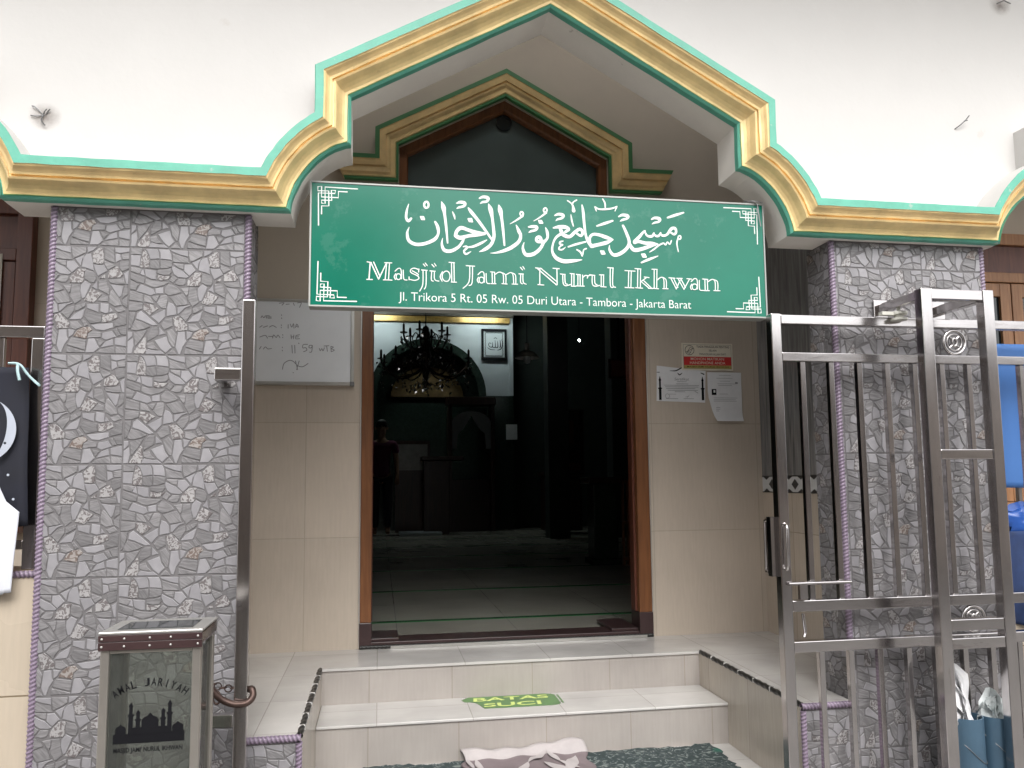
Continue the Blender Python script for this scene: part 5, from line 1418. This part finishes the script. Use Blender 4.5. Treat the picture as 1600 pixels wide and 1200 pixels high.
# ------------------------------------------------------------------ inside the hall
FZ = .36
M['lamp_on'] = mat_emit('lit_fluorescent_tube', (.86, 1.0, .96), 34)
M['bulb_on'] = mat_emit('lit_bulb', (.95, 1.0, 1.0), 40)
tl = thing('fluorescent_lamp', 'lit fluorescent tube above the gold frieze inside the hall', 'lamp', (.2, 13.0, 4.3))
for xx in (-.1, 1.75):
    q = MB(); q.tube([(xx - .3, 12.6, 4.06), (xx + .3, 12.6, 4.06)], .018, 'lamp_on', n=12); q.build('tube', tl)
    q = MB(); q.box(xx - .33, xx + .33, 12.58, 12.62, 4.085, 4.13, 'white'); q.box(xx - .01, xx + .01, 12.59, 12.61, 4.1305, 4.599, 'white'); q.box(xx - .36, xx + .36, 12.52, 12.535, 3.985, 4.13, 'white'); q.box(xx - .36, xx + .36, 12.5351, 12.5795, 4.115, 4.13, 'white'); q.build('shielded_fitting', tl)  # front plate and lip added to keep the tube's light off the hall
bl = thing('bulb_lamp', 'small bright bulb on the dark wall inside the hall', 'lamp', (2.47, 9.5, 2.92))
q = MB(); q.lathe([(.003, -.012), (.010, -.008), (.012, 0), (.010, .009), (.006, .014)], (2.469, 9.5, 2.924), 'bulb_on', n=14); q.build('bulb', bl, smooth=60)
q = MB(); q.lathe([(.007, .0145), (.008, .03), (.012, .034)], (2.469, 9.5, 2.924), 'ink', n=12); q.tube([(2.469, 9.5, 2.985), (2.469, 9.5, 4.6)], .004, 'ink', n=6); q.build('holder', bl, smooth=60)

# framed calligraphy panels
def frame_pic(x0, x1, z0, z1, lab, writing):
    t = thing('picture_frame', lab, 'picture', ((x0 + x1) / 2, 13.18, z0))
    q = MB(); w_ = .035
    q.box(x0, x0 + w_, 13.15, 13.199, z0, z1, 'ink'); q.box(x1 - w_, x1, 13.15, 13.199, z0, z1, 'ink'); q.box(x0 + w_, x1 - w_, 13.15, 13.199, z0, z0 + w_, 'ink'); q.box(x0 + w_, x1 - w_, 13.15, 13.199, z1 - w_, z1, 'ink'); q.build('frame', t)
    q = MB(); q.box(x0 + w_, x1 - w_, 13.175, 13.198, z0 + w_, z1 - w_, 'hall_up'); q.build('picture_sheet', t)
    if writing:
        q = MB(); cx, cz_ = (x0 + x1) / 2, (z0 + z1) / 2
        def S(P): return [((cx + a * .001) * 1000, (cz_ + b_ * .001) * 1000, c * 10) for a, b_, c in P]
        ink(q, [S([(105, 75, 8), (112, -20, 18), (100, -60, 14)]), S([(60, 60, 6), (66, -40, 16), (45, -55, 14), (20, -50, 12)]), S([(18, 70, 6), (22, -35, 14), (5, -55, 14), (-25, -50, 12)]),
                S([(-28, 35, 6), (-25, -30, 14), (-45, -50, 14), (-80, -40, 12), (-95, 0, 10), (-75, 25, 10), (-50, 10, 8)]), S([(130, 85, 6), (150, 20, 14), (120, -75, 16), (60, -100, 10)]), S([(0, 100, 8), (25, 115, 10), (50, 100, 8)]), S([(-110, -60, 10), (-60, -90, 12), (10, -95, 8)])], 13.174, 'ink')
        for i in range(14):
            for zz in (z0 + w_ + .025, z1 - w_ - .025):
                q.torus((x0 + .075 + i * (x1 - x0 - .15) / 13, 13.173, zz), .010, .003, 'ink', n=10, k=4)
        for i in range(1, 15):
            for xx in (x0 + w_ + .03, x1 - w_ - .03):
                q.torus((xx, 13.173, z0 + .06 + i * (z1 - z0 - .12) / 15), .010, .003, 'ink', n=10, k=4)
        q.build('calligraphy', t)
frame_pic(1.707, 2.138, 3.242, 3.768, 'framed black Arabic calligraphy on the pale wall right of the arch', True)
frame_pic(-.60, -.115, 3.24, 3.80, 'dark framed panel on the pale wall left of the arch, half behind the door jamb', False)

# chandelier
M['bronze'] = mat('dark_bronze', (0.035, 0.028, 0.022), .35, metal=.8, var=.2)
M['crystal'] = mat('faceted_crystal', (0.9, 0.92, 0.95), .03, metal=1.0, var=.02)
cx, cy = .46, 8.0
ch_ = thing('chandelier', 'dark bronze two-tier chandelier with crystal drops hanging in the hall', 'chandelier', (cx, cy, 2.15))
q = MB(); q.lathe([(.004, 2.4), (.006, .62), (.03, .60), (.05, .52), (.02, .46), (.035, .38), (.06, .30), (.025, .22), (.04, .14), (.02, .05), (.03, .02), (.005, -.03)], (cx, cy, 2.15), 'bronze', n=16); q.build('stem', ch_, smooth=50)
rc_ = random.Random(9)
CR = MB()
def crystal(p, r):
    from mathutils import Euler
    E = Euler((rc_.uniform(-.5, .5), rc_.uniform(-.5, .5), rc_.uniform(0, 6.28))).to_matrix()
    CR.add([tuple(Vector(p) + E @ Vector(d)) for d in ((0, 0, r * 1.5), (r, 0, 0), (0, r, 0), (-r, 0, 0), (0, -r, 0), (0, 0, -r * 1.9))],
           [(0, 1, 2), (0, 2, 3), (0, 3, 4), (0, 4, 1), (5, 2, 1), (5, 3, 2), (5, 4, 3), (5, 1, 4)], 'crystal')
for R_, zb_, n, zt in ((.46, .18, 10, .40), (.23, .46, 6, .62)):
    for i in range(n):
        a = 2 * PI * i / n + .2; c, s = math.cos(a), math.sin(a)
        q = MB()
        pts = [(cx + c * r_ * R_, cy + s * r_ * R_, 2.15 + z) for r_, z in ((.08, zb_), (.3, zb_ - .07), (.6, zb_ - .10), (.85, zb_ - .04), (.98, zb_ + .03), (1.0, zb_ + .07))]
        q.tube(spline(pts, 4), .009, 'bronze', n=6)
        q.tube(spline([(cx + c * r_ * R_, cy + s * r_ * R_, 2.15 + z) for r_, z in ((.25, zb_ + .02), (.45, zb_ + .08), (.6, zb_ + .02), (.5, zb_ - .05))], 4), .006, 'bronze', n=5)
        e = (cx + c * R_, cy + s * R_, 2.15 + zb_ + .07)
        q.lathe([(.035, 0), (.04, .008), (.012, .012), (.012, .085), (.003, .10)], e, 'bronze', n=10)
        q.build('arm', ch_, smooth=50)
        for k in range(9):
            crystal((e[0] + rc_.uniform(-.04, .04), e[1] + rc_.uniform(-.04, .04), e[2] - .04 - .03 * k * rc_.random()), rc_.uniform(.007, .015))
        for k in range(12):
            t_ = rc_.random()
            crystal((cx + c * R_ * t_, cy + s * R_ * t_, 2.15 + zb_ - .15 - .08 * rc_.random()), rc_.uniform(.007, .015))
CR.build('crystal_drops', ch_, kind='stuff')

# white megaphone-like wall lamp, paper, cupboards, lectern, mimbar, column shelf
lam = thing('pendant_lamp', 'unlit white domed pendant lamp in the hall beside the pale wall edge', 'lamp', (1.5, 8.0, 2.45))
q = MB(); q.lathe([(.022, .135), (.026, .12), (.026, .06), (.05, .05), (.10, .02), (.128, -.02), (.124, -.022), (.095, .012), (.04, .04)], (1.515, 8.0, 2.47), 'white', n=28); q.build('shade', lam, smooth=50)
q = MB(); q.lathe([(.012, .05), (.035, .01), (.042, -.03), (.03, -.06), (.008, -.07)], (1.515, 8.0, 2.46), 'hall_up', n=18); q.build('lamp_globe', lam, smooth=60)
q = MB(); q.tube([(1.515, 8.0, 2.605), (1.515, 8.0, 4.6)], .004, 'ink', n=6); q.build('cord', lam)
q = MB(); q.box(2.115, 2.187, 12.9, 12.904, 1.866, 2.125, 'paper'); q.box(2.187, 2.307, 12.9, 12.904, 1.866, 2.125, 'paper')
q = MB(); q.box(2.115, 2.307, 13.155, 13.165, 1.87, 2.13, 'paper'); tag(q.build('wall_paper_sheet', None), 'dim white paper sheet on the dark wall right of the mihrab', 'paper')
M['cupboard_panel'] = mat('dull_brown_panel', (0.075, 0.058, 0.05), .5, var=.1)
M['book_red'] = mat('dark_red_book', (0.14, .035, .025), .6); M['book_tan'] = mat('tan_book', (0.22, .15, .10), .6)
cb = thing('cupboard', 'low dark cupboard under the bookcase inside the hall on the right', 'cupboard', (2.8, 11.9, FZ))
q = MB(); q.box(2.50, 3.07, 11.8, 12.2, FZ + .05, 1.24, 'dark_wood'); q.box(2.46, 3.11, 11.76, 12.24, 1.241, 1.30, 'dark_wood'); q.build('carcass', cb, bevel=.006)
q = MB(); q.box(2.54, 3.03, 11.785, 11.7995, FZ + .12, 1.18, 'cupboard_panel'); q.build('door', cb, bevel=.004)
bk = thing('bookcase', 'dark open bookcase with a few books standing on the cupboard', 'bookcase', (2.85, 11.9, 1.30))
q = MB(); q.box(2.58, 2.60, 11.82, 12.1, 1.302, 2.27, 'dark_wood'); q.box(3.10, 3.12, 11.82, 12.1, 1.302, 2.27, 'dark_wood'); q.box(2.6005, 3.0995, 12.08, 12.1, 1.302, 2.27, 'dark_wood')
for z in (1.303, 1.72, 2.25): q.box(2.6005, 3.0995, 11.82, 12.079, z, z + .02, 'dark_wood')
q.build('carcass', bk)
for x, wv, h, mt_ in ((2.72, .03, .30, 'book_tan'), (2.86, .11, .36, 'book_red'), (2.63, .04, .26, 'book_red')):
    q = MB(); q.box(x, x + wv, 11.86, 12.05, 1.741, 1.741 + h, mt_)
    tag(q.build('book', None, bevel=.003), {2.72: 'thin tan book on the upper bookcase shelf', 2.86: 'thick dark red book, widest on the upper shelf', 2.63: 'narrow dark red book at the left end of the upper shelf'}[x], 'book')
q = MB(); q.box(2.62, 3.08, 11.86, 12.05, 1.324, 1.44, 'book_red'); tag(q.build('book', None, bevel=.004), 'flat stack-like dark red volume on the lower bookcase shelf', 'book')
ls = thing('shelf_column', 'dark square column pedestal inside the hall near the right jamb', 'pedestal', (2.16, 7.5, FZ))
q = MB(); q.box(2.04, 2.28, 7.4, 7.64, FZ + .06, 1.14, 'granite'); q.box(2.01, 2.31, 7.37, 7.67, FZ, FZ + .0595, 'granite'); q.box(1.98, 2.34, 7.34, 7.70, 1.1405, 1.20, 'dark_wood'); q.build('pedestal_block', ls, bevel=.006)
br = thing('brown_rack', 'small brown wooden rack beside the dark pedestal inside the hall', 'rack', (2.36, 7.4, FZ))
for x in (2.30, 2.345, 2.40):
    q = MB(); q.box(x, x + .022, 7.33, 7.36, FZ, 1.17, 'wood'); q.build('upright', br)
for z in (1.1705, .78, .44):
    q = MB(); q.box(2.29, 2.44, 7.30, 7.3295, z - .03, z, 'wood'); q.build('shelf', br)
q = MB(); q.box(2.425, 2.675, 8.0, 8.02, 2.27, 2.44, 'book_red'); q.box(2.40, 2.70, 8.0201, 8.05, 2.25, 2.46, 'dark_wood'); tag(q.build('hall_sign', None), 'dim reddish sign board high on the right inside the hall', 'sign')
q = MB(); q.box(2.50, 2.53, 8.0201, 8.03, 2.46, 4.6, 'ink'); q.build('hanging_rod', bpy.data.objects['hall_sign'])
mb_ = thing('mimbar', 'dark carved wooden mimbar with pale pointed arch inside the mihrab', 'pulpit', (1.47, 12.8, FZ))
q = MB(); q.box(1.10, 1.16, 12.75, 13.1, FZ, 2.42, 'dark_wood'); q.box(1.80, 1.86, 12.75, 13.1, FZ, 2.42, 'dark_wood'); q.box(1.08, 1.88, 12.72, 13.1, 2.4205, 2.55, 'dark_wood'); q.box(1.1605, 1.7995, 12.95, 13.1, FZ, 1.2, 'dark_wood'); q.build('mimbar_frame', mb_, bevel=.008)
q = MB(); ar = [(1.16, 1.7), (1.16, 2.12)] + [(1.48 + .32 * math.cos(t), 2.12 + .2 * math.sin(t)) for t in [PI * (1 - i / 14) for i in range(15)]] + [(1.80, 2.12), (1.80, 1.7), (1.72, 1.7), (1.70, 1.95), (1.62, 2.02), (1.55, 2.12), (1.48, 2.25), (1.41, 2.12), (1.34, 2.02), (1.26, 1.95), (1.24, 1.7)]
q.prism_y(ar[::-1], 12.78, 12.80, 'hall_up'); q.build('pale_arch', mb_)
q = MB(); q.box(.68, 1.08, 12.3, 12.6, FZ, 1.5, 'dark_wood'); q.box(.64, 1.30, 12.26, 12.64, 1.5005, 1.565, 'dark_wood'); tag(q.build('lectern', None, bevel=.01), 'black wooden lectern standing in front of the mihrab', 'lectern')
M['pane_pale'] = mat('pale_reflecting_pane', (0.20, 0.20, 0.18), .15, var=.3, scale=6)
q = MB(); q.box(.29, .77, 12.86, 12.9, 1.36, 1.78, 'pane_pale'); q.box(.25, .81, 12.9001, 12.94, .36, 1.84, 'dark_wood'); tag(q.build('glass_cabinet', None), 'dark cabinet with pale glass front left of the lectern', 'cabinet')
q = MB(); q.box(.30, .95, 12.1, 12.5, FZ + .001, FZ + .05, 'hall_up'); tag(q.build('folded_mat', None, bevel=.01), 'pale folded mat on the hall floor before the mihrab', 'mat')

# dim person far inside, half hidden by the left jamb
M['skin'] = mat('brown_skin', (0.30, 0.17, 0.11), .6); M['shirt'] = mat('dark_magenta_shirt', (0.10, 0.012, 0.045), .85, var=.2); M['trousers'] = mat('dark_trousers', (0.02, .02, .028), .85); M['hair'] = mat('black_hair', (0.012, .010, .009), .6)
px_, py_ = .03, 12.4
pr = thing('person', 'person in dark magenta shirt and dark trousers standing far inside by the left jamb', 'person', (px_, py_, FZ))
def skin_obj(name, joints, edges, mt, parent, sub=2):
    me = bpy.data.meshes.new(name)
    me.from_pydata([j[:3] for j in joints], edges, []); me.materials.append(M[mt])
    o = bpy.data.objects.new(name, me); COL.objects.link(o); o.parent = parent
    sk_ = o.modifiers.new('skin', 'SKIN')
    me.skin_vertices.new() if not me.skin_vertices else None
    for i, j in enumerate(joints):
        me.skin_vertices[0].data[i].radius = (j[3], j[4] if len(j) > 4 else j[3])
    me.skin_vertices[0].data[0].use_root = True
    s_ = o.modifiers.new('sub', 'SUBSURF'); s_.levels = sub; s_.render_levels = sub
    for p in me.polygons: p.use_smooth = True
    return o
J = [(0, 0, .92, .13, .10), (0, .01, 1.12, .125, .095), (0, .01, 1.32, .15, .105), (0, .0, 1.46, .06, .06), (0, -.005, 1.53, .055, .055), (0, -.02, 1.60, .078, .09), (0, -.02, 1.70, .082, .095),
     (.19, 0, 1.42, .055), (.23, .01, 1.15, .043), (.24, -.06, .92, .032), (-.19, 0, 1.42, .055), (-.23, .01, 1.15, .043), (-.24, -.06, .92, .032),
     (.09, 0, .86, .085), (.10, -.01, .48, .058), (.10, .02, .09, .04), (.10, -.13, .035, .035), (-.09, 0, .86, .085), (-.10, -.01, .48, .058), (-.10, .02, .09, .04), (-.10, -.13, .035, .035)]
E_ = [(0, 1), (1, 2), (2, 3), (3, 4), (4, 5), (5, 6), (2, 7), (7, 8), (8, 9), (2, 10), (10, 11), (11, 12), (0, 13), (13, 14), (14, 15), (15, 16), (0, 17), (17, 18), (18, 19), (19, 20)]
for sx, base in ((1, 9), (-1, 12)):
    for k, (dx, dy, L) in enumerate(((.024, 0, .075), (.008, -.01, .085), (-.008, -.01, .08), (-.024, 0, .065), (-.03 * sx, -.03, .05))):
        w_ = J[base]; i0 = len(J)
        J.append((w_[0] + dx, w_[1] + dy - .01, w_[2] - .07, .010)); J.append((w_[0] + dx * 1.1, w_[1] + dy - .02, w_[2] - .07 - L, .008))
        E_ += [(base, i0), (i0, i0 + 1)]
bo_ = skin_obj('body', J, E_, 'skin', pr)
JS = [(0, .005, .84, .155, .125), (0, .01, 1.12, .14, .11), (0, .01, 1.32, .165, .118), (0, 0, 1.455, .085, .075), (.195, 0, 1.42, .07), (.225, .01, 1.24, .062), (-.195, 0, 1.42, .07), (-.225, .01, 1.24, .062)]
skin_obj('shirt', JS, [(0, 1), (1, 2), (2, 3), (2, 4), (4, 5), (2, 6), (6, 7)], 'shirt', pr)
JT = [(0, 0, .97, .145, .118), (.09, 0, .86, .10), (.10, -.01, .48, .078), (.10, .015, .10, .062), (-.09, 0, .86, .10), (-.10, -.01, .48, .078), (-.10, .015, .10, .062)]
skin_obj('trousers', JT, [(0, 1), (1, 2), (2, 3), (0, 4), (4, 5), (5, 6)], 'trousers', pr)
q = MB(); c = (px_, py_, FZ + 1.685); vs = []; nu = 18
for j in range(8):
    b_ = .62 * PI * j / 7
    for i in range(nu):
        a = 2 * PI * i / nu
        cut = .045 if math.sin(a) < -.5 and j > 4 else 0
        vs.append((c[0] + .094 * math.sin(b_) * math.cos(a), c[1] - .015 + .110 * math.sin(b_) * math.sin(a), c[2] + .105 * math.cos(b_) + cut))
q.add(vs, [(j * nu + i, j * nu + (i + 1) % nu, (j + 1) * nu + (i + 1) % nu, (j + 1) * nu + i) for j in range(7) for i in range(nu)], 'hair'); q.build('hair', pr, smooth=60)
q = MB()
for sx in (-1, 1):
    q.lathe([(.002, -.004), (.011, -.002), (.011, .002), (.002, .004)], (px_ + sx * .03, py_ - .108, FZ + 1.675), 'ink', n=10, axis='y')
    q.lathe([(.004, -.03), (.014, -.02), (.016, .0), (.012, .02), (.004, .028)], (px_ + sx * .083, py_ - .015, FZ + 1.655), 'skin', n=8)
q.lathe([(.003, .03), (.008, .02), (.014, -.008), (.006, -.016)], (px_, py_ - .112, FZ + 1.64), 'skin', n=10)
q.box(px_ - .024, px_ + .024, py_ - .110, py_ - .098, FZ + 1.598, FZ + 1.606, 'book_red'); q.build('face', pr, smooth=60)

# ------------------------------------------------------------------ the house across the alley (seen only in reflections and as shade)
M['house'] = mat('weathered_cream_wall', (0.50, 0.44, 0.39), .85, var=.3, scale=1.5, bump=.2)
M['roof'] = mat('brown_roof_sheet', (0.12, .07, .055), .7, var=.2)
hs_ = thing('house_across_alley', 'weathered cream house with brown eaves on the other side of the alley', 'house', (0, -3.6, 0))
q = MB(); q.box(.3, 9, -4.0, -3.6, 0, 2.7, 'house'); q.build('wall', hs_)
M['house_dark'] = mat('weathered_brown_wall', (0.22, 0.18, 0.15), .85, var=.3, scale=1.5, bump=.2)
q = MB(); q.box(-7, .2995, -4.0, -3.6, 0, 4.6, 'house_dark'); q.build('added_dark_wing', hs_)  # unseen wing, added tall and dark to darken the sign's reflection and left side
q = MB(); q.box(.31, 9, -4.2, -3.1, 2.701, 2.78, 'roof'); q.build('roof', hs_)
for x in (-3.2, 1.5, 4.6):
    q = MB(); q.box(x, x + 1.2, -3.599, -3.55, .9, 2.2, 'wood_red'); o = q.build('window', hs_)
    q = MB(); q.box(x + .08, x + 1.12, -3.5495, -3.545, .98, 2.12, 'dark_glass'); q.build('pane', o)
q = MB(); q.box(-.9, .1, -3.599, -3.55, 0, 2.1, 'wood_red'); q.build('door', hs_)

# repeats of a kind share a group
for base, grp in (('parapet_wall', 'low tiled parapet walls beside the pillars'), ('window_railing', 'steel railings on the parapets'), ('wooden_window', 'wooden windows either side of the porch'),
                  ('wire_stub', 'old wire ends on the white wall'), ('wall_smudge', 'grime smudges on the white wall'), ('book', 'books in the hall bookcase'), ('picture_frame', 'framed panels beside the arch')):
    for o in bpy.data.objects:
        if o.parent is None and o.name.split('.')[0] == base: o['group'] = grp
